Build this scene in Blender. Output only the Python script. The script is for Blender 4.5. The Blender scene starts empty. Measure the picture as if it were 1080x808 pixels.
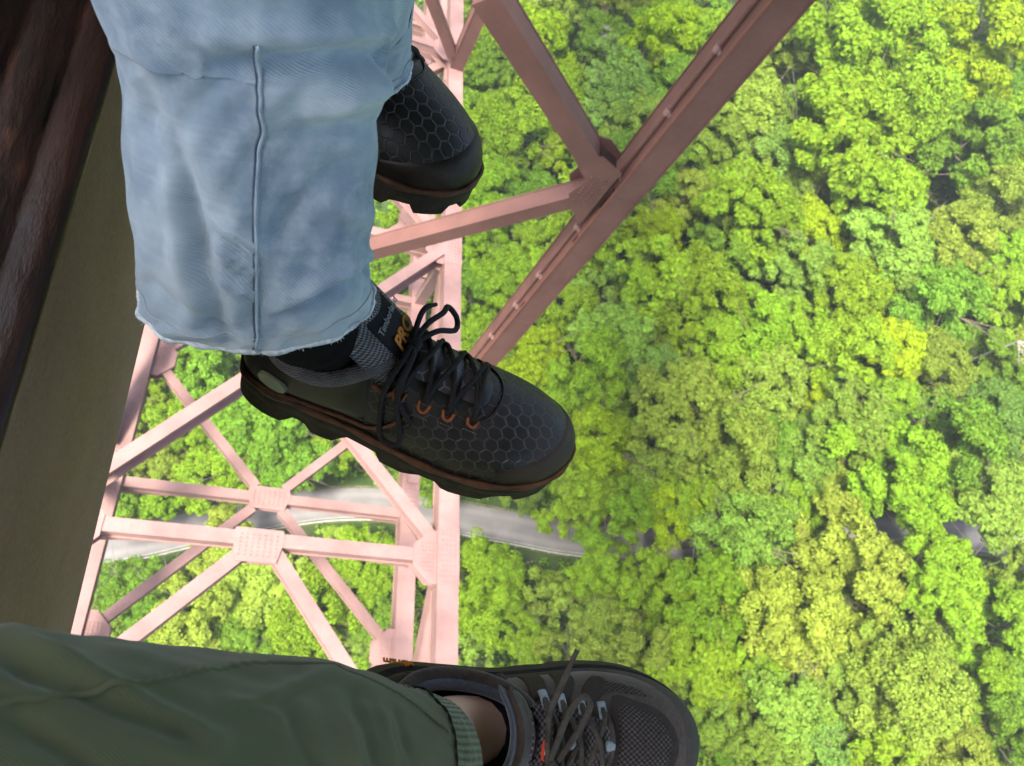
import bpy, bmesh, math, random
import numpy as np
from mathutils import Vector, Matrix, Quaternion
from mathutils.bvhtree import BVHTree
R = math.radians
sc = bpy.context.scene
col = sc.collection
rnd = random.Random(7)

# ---------------------------------------------------------------- camera, sky, sun, exposure
CAM = Vector((0, 0, 120.0))
F, CX, CY = 795.0, 540.0, 404.0
AX = np.array([0.92852063, -0.16979816, 0.33017879])      # world X, Y, Z in camera coords (right, up, forward)
AY = np.array([0.04462505, 0.93388836, 0.35476913])
AZ = np.array([0.36858927, 0.31467621, -0.87471185])
cam_d = bpy.data.cameras.new('camera')
cam = bpy.data.objects.new('camera', cam_d); col.objects.link(cam)
M3 = Matrix(((AX[0], AX[1], -AX[2]), (AY[0], AY[1], -AY[2]), (AZ[0], AZ[1], -AZ[2])))
cam.matrix_world = Matrix.Translation(CAM) @ M3.to_4x4()
cam_d.sensor_width = 36; cam_d.sensor_fit = 'HORIZONTAL'; cam_d.lens = 36 * F / 1080
cam_d.dof.use_dof = True; cam_d.dof.focus_distance = 0.68; cam_d.dof.aperture_fstop = 15
cam_d.clip_start = 0.02; cam_d.clip_end = 3000
sc.camera = cam
SUN_EL, SUN_AZ = 62, 200          # azimuth the light comes from, degrees counter-clockwise from +X
wd = bpy.data.worlds.new('World'); sc.world = wd; wd.use_nodes = True
nt = wd.node_tree; nt.nodes.clear()
wo = nt.nodes.new('ShaderNodeOutputWorld'); bg = nt.nodes.new('ShaderNodeBackground')
sky = nt.nodes.new('ShaderNodeTexSky'); sky.sky_type = 'NISHITA'; sky.sun_disc = False
sky.sun_elevation = R(SUN_EL); sky.sun_rotation = R(90 - SUN_AZ); sky.air_density = 1.0; sky.dust_density = 4.0; sky.ozone_density = 1.0
bg.inputs[1].default_value = 0.15
nt.links.new(sky.outputs[0], bg.inputs[0]); nt.links.new(bg.outputs[0], wo.inputs[0])
sd = bpy.data.lights.new('sun', 'SUN'); sd.energy = 3.0; sd.angle = R(12); sd.color = (1.0, 0.94, 0.84)
sun = bpy.data.objects.new('sun', sd); col.objects.link(sun)
sv = Vector((math.cos(R(SUN_EL)) * math.cos(R(SUN_AZ)), math.cos(R(SUN_EL)) * math.sin(R(SUN_AZ)), math.sin(R(SUN_EL))))
sun.rotation_euler = sv.to_track_quat('Z', 'Y').to_euler(); sun.location = (0, 0, 200)
sc.view_settings.view_transform = 'Standard'; sc.view_settings.look = 'None'
sc.view_settings.exposure = 1.95; sc.view_settings.gamma = 1.0
sc.render.engine = 'CYCLES'
sc.cycles.max_bounces = 6; sc.cycles.transmission_bounces = 3; sc.cycles.volume_bounces = 0

# ---------------------------------------------------------------- helpers
def ratio(px, py):
    c = np.array([px - CX, CY - py, F])
    v = np.array([AX @ c, AY @ c, AZ @ c])
    return v / -v[2]
def at(px, py, h):                      # photo pixel + metres below the lens -> world
    v = ratio(px, py); return CAM + Vector(v * h)
def at_y(px, py, y):
    v = ratio(px, py); return CAM + Vector(v * (y / v[1]))
def at_x(px, py, x):
    v = ratio(px, py); return CAM + Vector(v * (x / v[0]))
def fdepth(p):
    d = np.array(p - CAM); return AX[2]*d[0] + AY[2]*d[1] + AZ[2]*d[2]
def project(p):
    d = p - CAM; d = (d.x, d.y, d.z)
    r = AX[0]*d[0]+AY[0]*d[1]+AZ[0]*d[2]; u = AX[1]*d[0]+AY[1]*d[1]+AZ[1]*d[2]; z = AX[2]*d[0]+AY[2]*d[1]+AZ[2]*d[2]
    return CX + F*r/z, CY - F*u/z

def tag(o, label=None, cat=None, group=None, kind=None):
    if label: o['label'] = label
    if cat: o['category'] = cat
    if group: o['group'] = group
    if kind: o['kind'] = kind
    return o
def empty(name, loc=(0, 0, 0)):
    o = bpy.data.objects.new(name, None); col.objects.link(o); o.location = loc
    o.empty_display_size = 0.1
    return o
def link(name, me, mat=None, parent=None, smooth=False):
    o = bpy.data.objects.new(name, me); col.objects.link(o)
    if mat: me.materials.append(mat)
    if smooth: me.polygons.foreach_set('use_smooth', [True] * len(me.polygons))
    if parent:
        o.parent = parent
        o.matrix_parent_inverse = world_of(parent).inverted()
    return o
def world_of(o):
    m = o.matrix_basis
    if o.parent: m = world_of(o.parent) @ o.matrix_parent_inverse @ m
    return m
def bmobj(name, bm, mat=None, parent=None, smooth=False):
    me = bpy.data.meshes.new(name); bmesh.ops.recalc_face_normals(bm, faces=bm.faces[:]); bm.to_mesh(me); bm.free()
    return link(name, me, mat, parent, smooth)
def frame(d, up=Vector((0, 0, 1))):
    d = d.normalized(); s = d.cross(up)
    if s.length < 1e-4: s = d.cross(Vector((1, 0, 0)))
    s.normalize(); u = s.cross(d).normalized()
    return d, s, u
def bm_box(bm, p0, p1, w, h, up=Vector((0, 0, 1)), os=0, ou=0):   # bar from p0 to p1, w sideways, h along up
    d, s, u = frame(p1 - p0, up)
    vs = []
    for p in (p0, p1):
        for a, b in ((-1, -1), (1, -1), (1, 1), (-1, 1)):
            vs.append(bm.verts.new(p + s * (os + a * w / 2) + u * (ou + b * h / 2)))
    for f in ((0, 1, 2, 3), (7, 6, 5, 4), (0, 4, 5, 1), (1, 5, 6, 2), (2, 6, 7, 3), (3, 7, 4, 0)):
        bm.faces.new([vs[i] for i in f])
def catmull(pts, n):
    out = []; P = [pts[0]] + list(pts) + [pts[-1]]
    m = len(pts) - 1
    for k in range(n + 1):
        t = k / n * m; i = min(int(t), m - 1); f = t - i
        a, b, c, d = (np.array(P[i + j], float) for j in range(4))
        out.append(0.5 * (2*b + (c - a)*f + (2*a - 5*b + 4*c - d)*f*f + (3*b - a - 3*c + d)*f**3))
    return np.array(out)
def bm_tube(bm, pts, r, n=8, caps=True, flat=1.0, up=None):
    pts = [Vector(p) for p in pts]; rs = r if hasattr(r, '__len__') else [r] * len(pts)
    rings = []; prev = up
    for i, p in enumerate(pts):
        d = (pts[min(i + 1, len(pts) - 1)] - pts[max(i - 1, 0)])
        if d.length < 1e-9: d = Vector((1, 0, 0))
        d.normalize()
        if prev is None:
            prev = Vector((0, 0, 1)) if abs(d.z) < 0.9 else Vector((1, 0, 0))
        e = prev - d * prev.dot(d); e.normalize(); s = d.cross(e); prev = e
        rings.append([bm.verts.new(p + (e * math.cos(a) * flat + s * math.sin(a)) * rs[i]) for a in [2*math.pi*k/n for k in range(n)]])
    for a, b in zip(rings, rings[1:]):
        for k in range(n): bm.faces.new((a[k], a[(k+1) % n], b[(k+1) % n], b[k]))
    if caps: bm.faces.new(rings[0][::-1]); bm.faces.new(rings[-1])
def prism(bm, pts, nrm, th):             # flat polygon plate given thickness th along nrm
    nrm = nrm.normalized() * th / 2
    a = [bm.verts.new(p + nrm) for p in pts]; b = [bm.verts.new(p - nrm) for p in pts]
    bm.faces.new(a); bm.faces.new(b[::-1])
    for i in range(len(pts)):
        j = (i + 1) % len(pts); bm.faces.new((a[i], b[i], b[j], a[j]))

# ---- materials
class NT:
    def __init__(s, name):
        s.m = bpy.data.materials.new(name); s.m.use_nodes = True; s.t = s.m.node_tree; s.t.nodes.clear()
        s.out = s.n('ShaderNodeOutputMaterial')
    def n(s, typ, **k):
        nd = s.t.nodes.new(typ)
        for a, b in k.items(): setattr(nd, a, b)
        return nd
    def l(s, a, b): s.t.links.new(a, b)
    def val(s, sock, v):
        if isinstance(v, bpy.types.NodeSocket): s.l(v, sock)
        else: sock.default_value = v
    def math(s, op, a, b=0.0, c=0.0):
        nd = s.n('ShaderNodeMath', operation=op)
        for i, v in enumerate((a, b, c)): s.val(nd.inputs[i], v)
        return nd.outputs[0]
    def mix(s, f, a, b, mode='MIX'):
        nd = s.n('ShaderNodeMix', data_type='RGBA', blend_type=mode)
        s.val(nd.inputs[0], f); s.val(nd.inputs[6], a if isinstance(a, bpy.types.NodeSocket) else (*a, 1)); s.val(nd.inputs[7], b if isinstance(b, bpy.types.NodeSocket) else (*b, 1))
        return nd.outputs[2]
    def noise(s, vec, scale, detail=3, rough=0.55, out=0):
        nd = s.n('ShaderNodeTexNoise'); nd.inputs['Scale'].default_value = scale; nd.inputs['Detail'].default_value = detail; nd.inputs['Roughness'].default_value = rough
        if vec: s.l(vec, nd.inputs['Vector'])
        return nd.outputs[out]
    def ramp(s, v, lo, hi, a=0.0, b=1.0):
        nd = s.n('ShaderNodeMapRange'); s.val(nd.inputs[0], v)
        for i, x in enumerate((lo, hi, a, b)): nd.inputs[1 + i].default_value = x
        return nd.outputs[0]
    def bump(s, h, strength=0.3, dist=0.001):
        nd = s.n('ShaderNodeBump'); nd.inputs['Strength'].default_value = strength; nd.inputs['Distance'].default_value = dist
        s.l(h, nd.inputs['Height']); return nd.outputs[0]
    def coord(s, which='Object'):
        return s.n('ShaderNodeTexCoord').outputs[which]
    def bsdf(s, color, rough=0.6, spec=0.5, normal=None, sheen=0.0, metal=0.0):
        b = s.n('ShaderNodeBsdfPrincipled')
        s.val(b.inputs['Base Color'], color if isinstance(color, bpy.types.NodeSocket) else (*color, 1))
        s.val(b.inputs['Roughness'], rough); b.inputs['Specular IOR Level'].default_value = spec
        b.inputs['Metallic'].default_value = metal; b.inputs['Sheen Weight'].default_value = sheen
        if normal: s.l(normal, b.inputs['Normal'])
        s.l(b.outputs[0], s.out.inputs[0]); return b
def simple(name, c, rough=0.6, spec=0.4, nscale=120, var=0.25, bump=0.3, bd=0.0006, sheen=0.0):
    t = NT(name); co = t.coord(); n = t.noise(co, nscale, 4); n2 = t.noise(co, nscale * 0.13, 3)
    f = t.math('MULTIPLY', t.math('ADD', n, n2), 0.5)
    cc = t.mix(t.ramp(f, 0.35, 0.65), tuple(x * (1 - var) for x in c), tuple(min(1, x * (1 + var)) for x in c))
    t.bsdf(cc, t.ramp(n2, 0.3, 0.7, rough - 0.1, rough + 0.1), spec, t.bump(n, bump, bd), sheen)
    return t.m

# painted weathered steel
def steel(name, c):
    t = NT(name); co = t.coord()
    n1 = t.noise(co, 0.55, 5, 0.6); n2 = t.noise(co, 9, 4, 0.6); n3 = t.noise(co, 60, 2)
    c1 = t.mix(t.ramp(n1, 0.3, 0.7), tuple(x * 0.74 for x in c), tuple(min(1, x * 1.16) for x in c))
    c2 = t.mix(t.ramp(n2, 0.56, 0.72, 0, 0.55), c1, (c[0] * 0.9, c[1] * 0.6, c[2] * 0.5))
    c3 = t.mix(t.ramp(n3, 0.6, 0.75, 0, 0.25), c2, (0.45, 0.36, 0.33))
    t.bsdf(c3, 0.62, 0.35, t.bump(n2, 0.15, 0.01)); return t.m
STEEL = steel('weathered_steel_paint', (0.262, 0.155, 0.138))
STEEL_SHADED = steel('shaded_rusty_steel_paint', (0.145, 0.068, 0.056))  # same paint as STEEL: rust brown with the deck's shade put into the colour
DARKGAP = simple('grimy_steel', (0.06, 0.035, 0.03))

# ---------------------------------------------------------------- the ground, the road
def base_h(x, y):                         # metres below the lens of the smooth hillside
    xx = x - 18; r = 0.45 * (math.sqrt(xx * xx + 300) + xx) / 2
    return 125 - r + 0.03 * y
road_px = [(-60, 600), (60, 583), (145, 570), (235, 550), (330, 533), (400, 531), (460, 541), (540, 556), (600, 567), (680, 573), (740, 571), (820, 563), (930, 561), (1000, 563), (1090, 572), (1200, 590)]
def ground_hit(px, py, up=0.0):
    v = ratio(px, py); h = 100.0
    for _ in range(60): h = 0.5 * h + 0.5 * (base_h(v[0] * h, v[1] * h) - up)
    return Vector((v[0] * h, v[1] * h, 120 - h))
road_c = [ground_hit(*p) for p in road_px]
road_s = [Vector(p) for p in catmull([tuple(p) for p in road_c], 150)]
road_xy = np.array([(p.x, p.y) for p in road_s])
def road_dist(x, y): return float(np.min(np.hypot(road_xy[:, 0] - x, road_xy[:, 1] - y)))
def wob(x, y):
    return (math.sin(x * 0.11 + 1.3) * math.cos(y * 0.09 - 0.4) + 0.5 * math.sin(x * 0.31 + y * 0.23)) * 1.1
def gz(x, y):
    d = road_dist(x, y) if -60 < x < 220 and -60 < y < 120 else 50
    k = min(1.0, max(0.0, (d - 4) / 8)); return 120 - base_h(x, y) + wob(x, y) * k
t = NT('forest_floor'); co = t.coord()
n1 = t.noise(co, 0.12, 5, 0.6); n2 = t.noise(co, 1.4, 5, 0.7)
c = t.mix(t.ramp(n1, 0.4, 0.62), (0.035, 0.065, 0.018), (0.06, 0.065, 0.035)); c = t.mix(t.ramp(n2, 0.4, 0.7), c, (0.05, 0.09, 0.02))
t.bsdf(c, 0.95, 0.1, t.bump(n2, 0.6, 0.3)); FLOOR = t.m
xs = np.concatenate([np.linspace(-500, -60, 12), np.linspace(-50, 240, 117), np.linspace(250, 400, 8)])
ys = np.concatenate([np.linspace(-500, -70, 12), np.linspace(-60, 260, 129), np.linspace(280, 500, 8)])
verts = [(x, y, gz(x, y)) for y in ys for x in xs]; nx = len(xs)
faces = [(j*nx+i, j*nx+i+1, (j+1)*nx+i+1, (j+1)*nx+i) for j in range(len(ys)-1) for i in range(nx-1)]
me = bpy.data.meshes.new('ground'); me.from_pydata(verts, [], faces)
tag(link('ground', me, FLOOR, smooth=True), kind='structure')

t = NT('asphalt'); co = t.coord(); n1 = t.noise(co, 0.35, 4); n2 = t.noise(co, 6, 4)
uvn = t.n('ShaderNodeSeparateXYZ'); t.l(t.coord('UV'), uvn.inputs[0])
tr = t.math('ABSOLUTE', t.math('SUBTRACT', t.math('ABSOLUTE', uvn.outputs[0]), 0.45))
c = t.mix(t.ramp(n1, 0.3, 0.7), (0.13, 0.125, 0.125), (0.19, 0.18, 0.175)); c = t.mix(t.ramp(n2, 0.5, 0.8, 0, 0.3), c, (0.24, 0.23, 0.22))
c = t.mix(t.ramp(tr, 0.05, 0.25, 0.35, 0.0), c, (0.26, 0.25, 0.24))
t.bsdf(c, 0.85, 0.3); ASPH = t.m
def ribbon(name, off0, off1, z, mat, i0=0, i1=None, thick=0.0):
    i1 = i1 or len(road_s); V = []; FF = []; UV = []
    for i in range(i0, i1):
        d = road_s[min(i+1, len(road_s)-1)] - road_s[max(i-1, 0)]; d.z = 0; d.normalize(); s = Vector((-d.y, d.x, 0))
        for o in (off0, off1):
            p = road_s[i] + s * o; V.append((p.x, p.y, 120 - base_h(road_s[i].x + s.x*o*0.4, road_s[i].y + s.y*o*0.4) + 0.18 + z)); UV.append(o / 2.9)
    for k in range(i1 - i0 - 1): FF.append((2*k, 2*k+2, 2*k+3, 2*k+1))
    me = bpy.data.meshes.new(name); me.from_pydata(V, [], FF)
    ul = me.uv_layers.new(name='UVMap')
    for lp in me.loops: ul.data[lp.index].uv = (UV[lp.vertex_index], 0)
    return link(name, me, mat)
tag(ribbon('gravel_verge', -3.1, 2.8, 0.0, simple('gravel', (0.11, 0.12, 0.06), 0.95, 0.1, 3, 0.5)), kind='structure')
tag(ribbon('road', -2.5, 2.35, 0.04, ASPH), kind='structure')
ribbon('road_marking', -2.36, -2.27, 0.05, simple('white_paint', (0.32, 0.32, 0.31), 0.8, 0.2, 3, 0.3))['kind'] = 'structure'
# guard rail beside the road's lower edge
gr = empty('guardrail', road_s[60] + Vector((0, 0, 0.2)))
tag(gr, 'thin pale metal guardrail along the lower edge of the grey road', 'guardrail')
GALV = simple('galvanised_metal', (0.55, 0.57, 0.56), 0.45, 0.5, 3, 0.1)
rb = bmesh.new(); line = []
for i in range(2, 86):
    d = road_s[i+1] - road_s[i-1]; d.z = 0; d.normalize(); s = Vector((-d.y, d.x, 0)); line.append(road_s[i] - s * 2.85)
for a, b in zip(line, line[1:]):
    bm_box(rb, a + Vector((0, 0, .78)), b + Vector((0, 0, .78)), .09, .31)
bmobj('rail', rb, GALV, gr)
for i in range(0, len(line) - 1, 3):
    pb = bmesh.new(); bm_box(pb, line[i] + Vector((0, 0, -.6)), line[i] + Vector((0, 0, .85)), .14, .16, Vector((1, 0, 0)), 0, 0); bmobj('post', pb, GALV, gr)

# ---------------------------------------------------------------- trees
t = NT('leaves'); oi = t.n('ShaderNodeObjectInfo'); geo = t.n('ShaderNodeNewGeometry')
rp = geo.outputs['Random Per Island']
n1 = t.noise(t.coord(), 0.5, 3)
v = t.math('MULTIPLY', t.ramp(rp, 0, 1, 0.68, 1.32), t.ramp(n1, 0.3, 0.7, 0.8, 1.2))
hsv = t.n('ShaderNodeHueSaturation'); t.l(oi.outputs['Color'], hsv.inputs['Color']); t.l(v, hsv.inputs['Value'])
t.l(t.ramp(rp, 0, 1, 0.485, 0.512), hsv.inputs['Hue'])
dif = t.n('ShaderNodeBsdfDiffuse'); t.l(hsv.outputs[0], dif.inputs[0])
trn = t.n('ShaderNodeBsdfTranslucent')
ye = t.mix(0.55, hsv.outputs[0], (1.15, 1.25, 0.35), 'MULTIPLY'); t.l(ye, trn.inputs[0])
mx = t.n('ShaderNodeMixShader'); mx.inputs[0].default_value = 0.42
t.l(dif.outputs[0], mx.inputs[1]); t.l(trn.outputs[0], mx.inputs[2]); t.l(mx.outputs[0], t.out.inputs[0]); LEAF = t.m
BARK = simple('bark', (0.16, 0.13, 0.10), 0.9, 0.1, 8, 0.35)
DEADW = simple('bleached_wood', (0.27, 0.24, 0.21), 0.9, 0.1, 8, 0.25)

def quads_mesh(name, C, Nn, size, rg, mat):
    n = len(C); a = rg.normal(size=(n, 3)); Nn = Nn / np.linalg.norm(Nn, axis=1, keepdims=True)
    e1 = np.cross(Nn, a); e1 /= np.linalg.norm(e1, axis=1, keepdims=True); e2 = np.cross(Nn, e1)
    s = size[:, None]; asp = rg.uniform(0.45, 0.75, (n, 1))
    P = np.stack([C - e1*s, C + e2*s*asp + Nn*s*0.18, C + e1*s, C - e2*s*asp + Nn*s*0.18], 1).reshape(-1, 3)
    me = bpy.data.meshes.new(name); me.vertices.add(4*n); me.vertices.foreach_set('co', P.ravel())
    me.loops.add(4*n); me.loops.foreach_set('vertex_index', np.arange(4*n, dtype=np.int32))
    me.polygons.add(n); me.polygons.foreach_set('loop_start', np.arange(0, 4*n, 4, dtype=np.int32)); me.polygons.foreach_set('loop_total', np.full(n, 4, dtype=np.int32))
    me.update(); me.materials.append(mat); return me
def crown_mesh(seed, Rr, Hh, nb, leafs, leaf, spread):
    rg = np.random.default_rng(seed); C = []; Nn = []; S = []
    ax = rg.uniform(0.8, 1.2); boughs = []
    lob = rg.uniform(0, 6.28, 3)
    for b in range(nb):
        u = rg.uniform(-0.35, 1.0); ph = rg.uniform(0, 2*math.pi); rr = math.sqrt(max(0, 1 - max(u, 0)**1.6))
        wobl = 1 + 0.16*math.sin(2*ph + lob[0]) + 0.12*math.sin(3*ph + lob[1]) + 0.08*math.sin(5*ph+lob[2])
        k = rg.uniform(0.72, 1.0)
        c = np.array([Rr*rr*wobl*k*ax*math.cos(ph), Rr*rr*wobl*k/ax*math.sin(ph), Hh*u*rg.uniform(0.85, 1.08)])
        boughs.append((c, Rr*rg.uniform(0.17, 0.33)*spread))
    for b in range(nb//3):
        ph = rg.uniform(0, 2*math.pi); k = rg.uniform(0.1, 0.75); boughs.append((np.array([Rr*k*ax*math.cos(ph), Rr*k/ax*math.sin(ph), Hh*rg.uniform(-.25, .55)*(1-k*.4)]), Rr*rg.uniform(.2, .32)*spread))
    for c, br in boughs:
        # cauliflower: every bough carries sub-clumps
        nsub = 7; tot = int(leafs * (br/(Rr*0.25))**1.6)
        subs = []
        for k in range(nsub):
            d = rg.normal(size=3); d[2] = abs(d[2])*0.9 + 0.15; d /= np.linalg.norm(d); subs.append((c + d*br*0.62*np.array([1, 1, 0.8]), br*rg.uniform(0.34, 0.52)))
        for sc_, sr in subs:
            m = tot // nsub
            d = rg.normal(size=(m, 3)); d[:, 2] = d[:, 2]*0.8 + 0.45; d /= np.linalg.norm(d, axis=1, keepdims=True)
            r = sr*rg.uniform(0.72, 1.12, (m, 1))
            C.append(sc_ + d*r*np.array([1, 1, 0.8])); Nn.append(d + rg.normal(scale=0.45, size=(m, 3)) + [0, 0, 0.35]); S.append(leaf*rg.uniform(0.6, 1.35, m))
    return quads_mesh('crown', np.concatenate(C), np.concatenate(Nn), np.concatenate(S), rg, LEAF)
def trunk_mesh(seed, top, rad):
    rg = random.Random(seed); bm = bmesh.new()
    pts = [(0, 0, -0.8), (rg.uniform(-.2, .2), rg.uniform(-.2, .2), top*0.4), (rg.uniform(-.5, .5), rg.uniform(-.5, .5), top*0.8), (0, 0, top*1.15)]
    cp = catmull(pts, 10); bm_tube(bm, cp, [rad*(1 - 0.75*i/10)*(1.5 if i == 0 else 1) for i in range(11)], 8)
    for k in range(9):
        a = k*2.4 + rg.uniform(-.4, .4); f = rg.uniform(0.45, 0.95); i = int(f*10); b = Vector(cp[i]); L = rg.uniform(2.8, 5.2)
        e = b + Vector((math.cos(a)*L, math.sin(a)*L, L*rg.uniform(0.3, 0.9))); m = (b + e)/2 + Vector((0, 0, -0.3))
        q = catmull([tuple(b), tuple(m), tuple(e)], 6); bm_tube(bm, q, [rad*0.4*(1 - 0.8*j/6) for j in range(7)], 6)
        for z in range(2):
            e2 = e + Vector((math.cos(a + (z-.5)*1.4)*L*.5, math.sin(a + (z-.5)*1.4)*L*.5, L*.35)); bm_tube(bm, [m, (m+e2)/2 + Vector((0, 0, .2)), e2], [rad*.2, rad*.14, rad*.05], 5)
    me = bpy.data.meshes.new('trunk'); bm.to_mesh(me); bm.free(); me.materials.append(BARK); return me
# variants: (crown mesh, trunk mesh, nominal radius, crown base height)
VAR = []
for k in range(9):
    Rr = 5.6; Hh = [4.0, 5.2, 3.4, 4.6, 6.0, 3.8, 4.4, 5.0, 3.6][k]
    cb = 11 + k % 3
    VAR.append((crown_mesh(100+k, Rr, Hh, 46 + 4*(k % 4), 470, 0.165 + 0.03*(k % 3), 1.0), trunk_mesh(k, cb, 0.28), Rr, cb))
AIRY = []
for k in range(2):
    AIRY.append((crown_mesh(300+k, 4.6, 4.2, 32, 170, 0.20, 0.85), trunk_mesh(40+k, 9, 0.2), 4.6, 9))
COLS = {  # leaf base colours
 'lime': (0.195, 0.315, 0.020), 'bright lime': (0.260, 0.370, 0.014), 'mid green': (0.150, 0.270, 0.026), 'pale green': (0.195, 0.305, 0.042),
 'yellow green': (0.235, 0.315, 0.040), 'olive green': (0.200, 0.280, 0.036), 'deep green': (0.110, 0.240, 0.030), 'grey green': (0.160, 0.270, 0.046)}
SPEC = [ # px, py, radius px, colour
 (790,562,50,'pale green'),(905,598,52,'yellow green'),(588,640,36,'A yellow green'),(510,618,46,'lime'),(695,625,38,'lime'),(755,632,44,'lime'),(778,618,30,'deep green'),
 (850,655,54,'yellow green'),(735,690,45,'lime'),(926,645,30,'grey green'),(962,612,38,'A yellow green'),(1008,618,46,'lime'),(972,722,62,'yellow green'),(1040,712,36,'lime'),
 (836,745,44,'pale green'),(868,796,46,'grey green'),(800,700,34,'lime'),(905,722,40,'pale green'),(1062,770,46,'mid green'),(935,790,44,'lime'),(815,790,40,'olive green'),
 (1000,790,46,'yellow green'),(1000,470,50,'mid green'),(1050,520,46,'pale green'),(1052,440,40,'grey green'),(945,490,56,'lime'),(905,445,44,'olive green'),(868,432,30,'bright lime'),
 (850,490,36,'pale green'),(800,500,26,'A olive green'),(845,530,34,'lime'),(770,470,50,'olive green'),(735,430,52,'olive green'),(715,530,36,'bright lime'),(692,487,32,'pale green'),
 (745,510,34,'lime'),(640,470,44,'bright lime'),(660,540,36,'lime'),(620,520,36,'lime'),(930,55,72,'lime'),(1020,60,56,'bright lime'),(905,130,56,'lime'),(975,115,50,'lime'),
 (1020,150,48,'mid green'),(945,195,46,'lime'),(1060,210,44,'olive green'),(830,60,30,'olive green'),(800,110,44,'yellow green'),(815,165,40,'grey green'),(765,150,36,'olive green'),
 (960,250,46,'pale green'),(905,225,30,'mid green'),(1020,250,40,'olive green'),(1065,262,34,'lime'),(1000,315,50,'mid green'),(950,300,36,'pale green'),(905,310,42,'lime'),
 (860,245,40,'bright lime'),(840,290,36,'pale green'),(800,220,46,'lime'),(755,215,34,'olive green'),(720,210,30,'yellow green'),(860,350,36,'lime'),(800,350,44,'lime'),(900,370,40,'lime'),
 (950,370,36,'bright lime'),(985,390,42,'olive green'),(1045,370,30,'mid green'),(820,400,36,'olive green'),(760,370,40,'lime'),(745,320,44,'lime'),(700,290,44,'lime'),(690,240,32,'bright lime'),
 (655,300,32,'pale green'),(660,345,38,'pale green'),(600,330,32,'lime'),(625,385,40,'lime'),(560,375,38,'bright lime'),(690,385,34,'grey green'),(715,355,24,'bright lime'),
 (560,40,44,'bright lime'),(640,30,34,'mid green'),(705,40,40,'bright lime'),(660,85,40,'grey green'),(720,20,34,'lime'),(665,135,32,'pale green'),(600,90,30,'lime'),(545,130,46,'lime'),
 (600,160,26,'bright lime'),(520,190,40,'lime'),(560,205,34,'mid green'),(510,250,36,'lime'),(545,280,36,'lime'),(555,245,24,'A pale green'),(505,300,30,'mid green'),(515,70,34,'mid green'),
 (590,270,34,'lime'),(500,350,30,'lime'),(560,330,26,'mid green'),(515,155,30,'lime'),
 (210,400,40,'mid green'),(285,440,46,'mid green'),(345,400,44,'lime'),(195,450,34,'lime'),(230,500,34,'lime'),(310,490,36,'mid green'),(180,380,30,'mid green'),(160,530,24,'lime'),
 (130,610,34,'mid green'),(200,650,50,'yellow green'),(280,610,46,'yellow green'),(330,650,50,'lime'),(255,670,34,'mid green'),(385,600,36,'lime'),(400,650,34,'mid green'),(150,650,34,'mid green'),
 (360,580,26,'yellow green'),(420,680,34,'pale green'),(500,690,34,'A pale green'),(560,675,26,'lime'),(640,660,34,'yellow green'),(680,690,38,'yellow green'),(430,590,26,'mid green'),(480,640,30,'lime'),
 (640,600,30,'lime'),(415,440,40,'lime'),(460,480,40,'mid green'),(380,350,44,'lime'),(330,330,40,'mid green'),(440,250,36,'lime'),(420,300,36,'mid green'),
]
trees = []
def road_y(px): return float(np.interp(px, [p[0] for p in road_px], [p[1] for p in road_px]))
def off_road(px, py, r, x1=610):
    if not (90 < px < 205 or 300 < px < x1): return py
    ry = road_y(px); need = r*.92 + 17
    return ry + need if 0 <= py - ry < need else ry - need if -need < py - ry < 0 else py
for px, py, r, cn in SPEC:
    py = off_road(px, py, r); trees.append((px + 0.0, py + 0.0, float(r), cn))
cc = list(COLS)
tries = 0
while tries < 4000:
    tries += 1
    px = rnd.uniform(90, 1125); py = rnd.uniform(-40, 850); r = rnd.uniform(26, 42)
    if any(math.hypot(px - q[0], py - q[1]) < 0.62 * (r + q[2]) for q in trees): continue
    g = ground_hit(px, py, 12)
    if road_dist(g.x, g.y) < 5: continue
    if px < 470 and py < 340: continue
    if off_road(px, py, r) != py: continue
    if py > 735 and px < 700: continue
    trees.append((px, py, r, rnd.choice(['lime', 'mid green', 'olive green', 'lime', 'pale green', 'mid green', 'yellow green'])))
LM = [((603,478),"toe of the black shoe in the middle"),((741,770),"toe of the hiking shoe"),((640,180),"joint where two braces meet the big brown column"),((503,185),"toe of the farther black shoe"),
 ((272,572),"centre plate of the nearer cross strut"),((283,527),"centre plate of the farther cross strut"),((1080,0),"top right corner"),((1080,808),"bottom right corner"),((1080,404),"middle of the right edge"),
 ((605,568),"open end of the grey road"),((727,92),"upper clamp on the big brown column"),((480,335),"shoelace loops above the chord"),((480,590),"strut's right end on the pink chord"),((810,0),"top of the big brown column"),
 ((540,0),"top of the right brace arm"),((250,400),"heel of the middle black shoe"),((560,690),"standing lace end of the hiking shoe"),((740,404),"point midway from middle shoe toe to right edge"),((900,808),"bottom edge right of the hiking shoe"),
 ((960,560),"open dark stretch of road at right"),((960,0),"top edge left of the right corner"),((385,715),"lower corner of the far cross bracing"),((85,668),"beam's lower end by the green trousers"),((1080,200),"right edge a quarter down"),((1080,610),"right edge three quarters down"),
 ((520,380),"foot of the big brown column"),((830,300),"middle of the open forest")]
ORD = ['', 'second ', 'third ', 'fourth ', 'fifth ', 'sixth ', 'seventh ', 'eighth ', 'ninth ', 'tenth ', 'eleventh ', 'twelfth ']
key = [q[3].replace('A ', '') for q in trees]; used = set(); labels = [None] * len(trees)
opts = []
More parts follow.
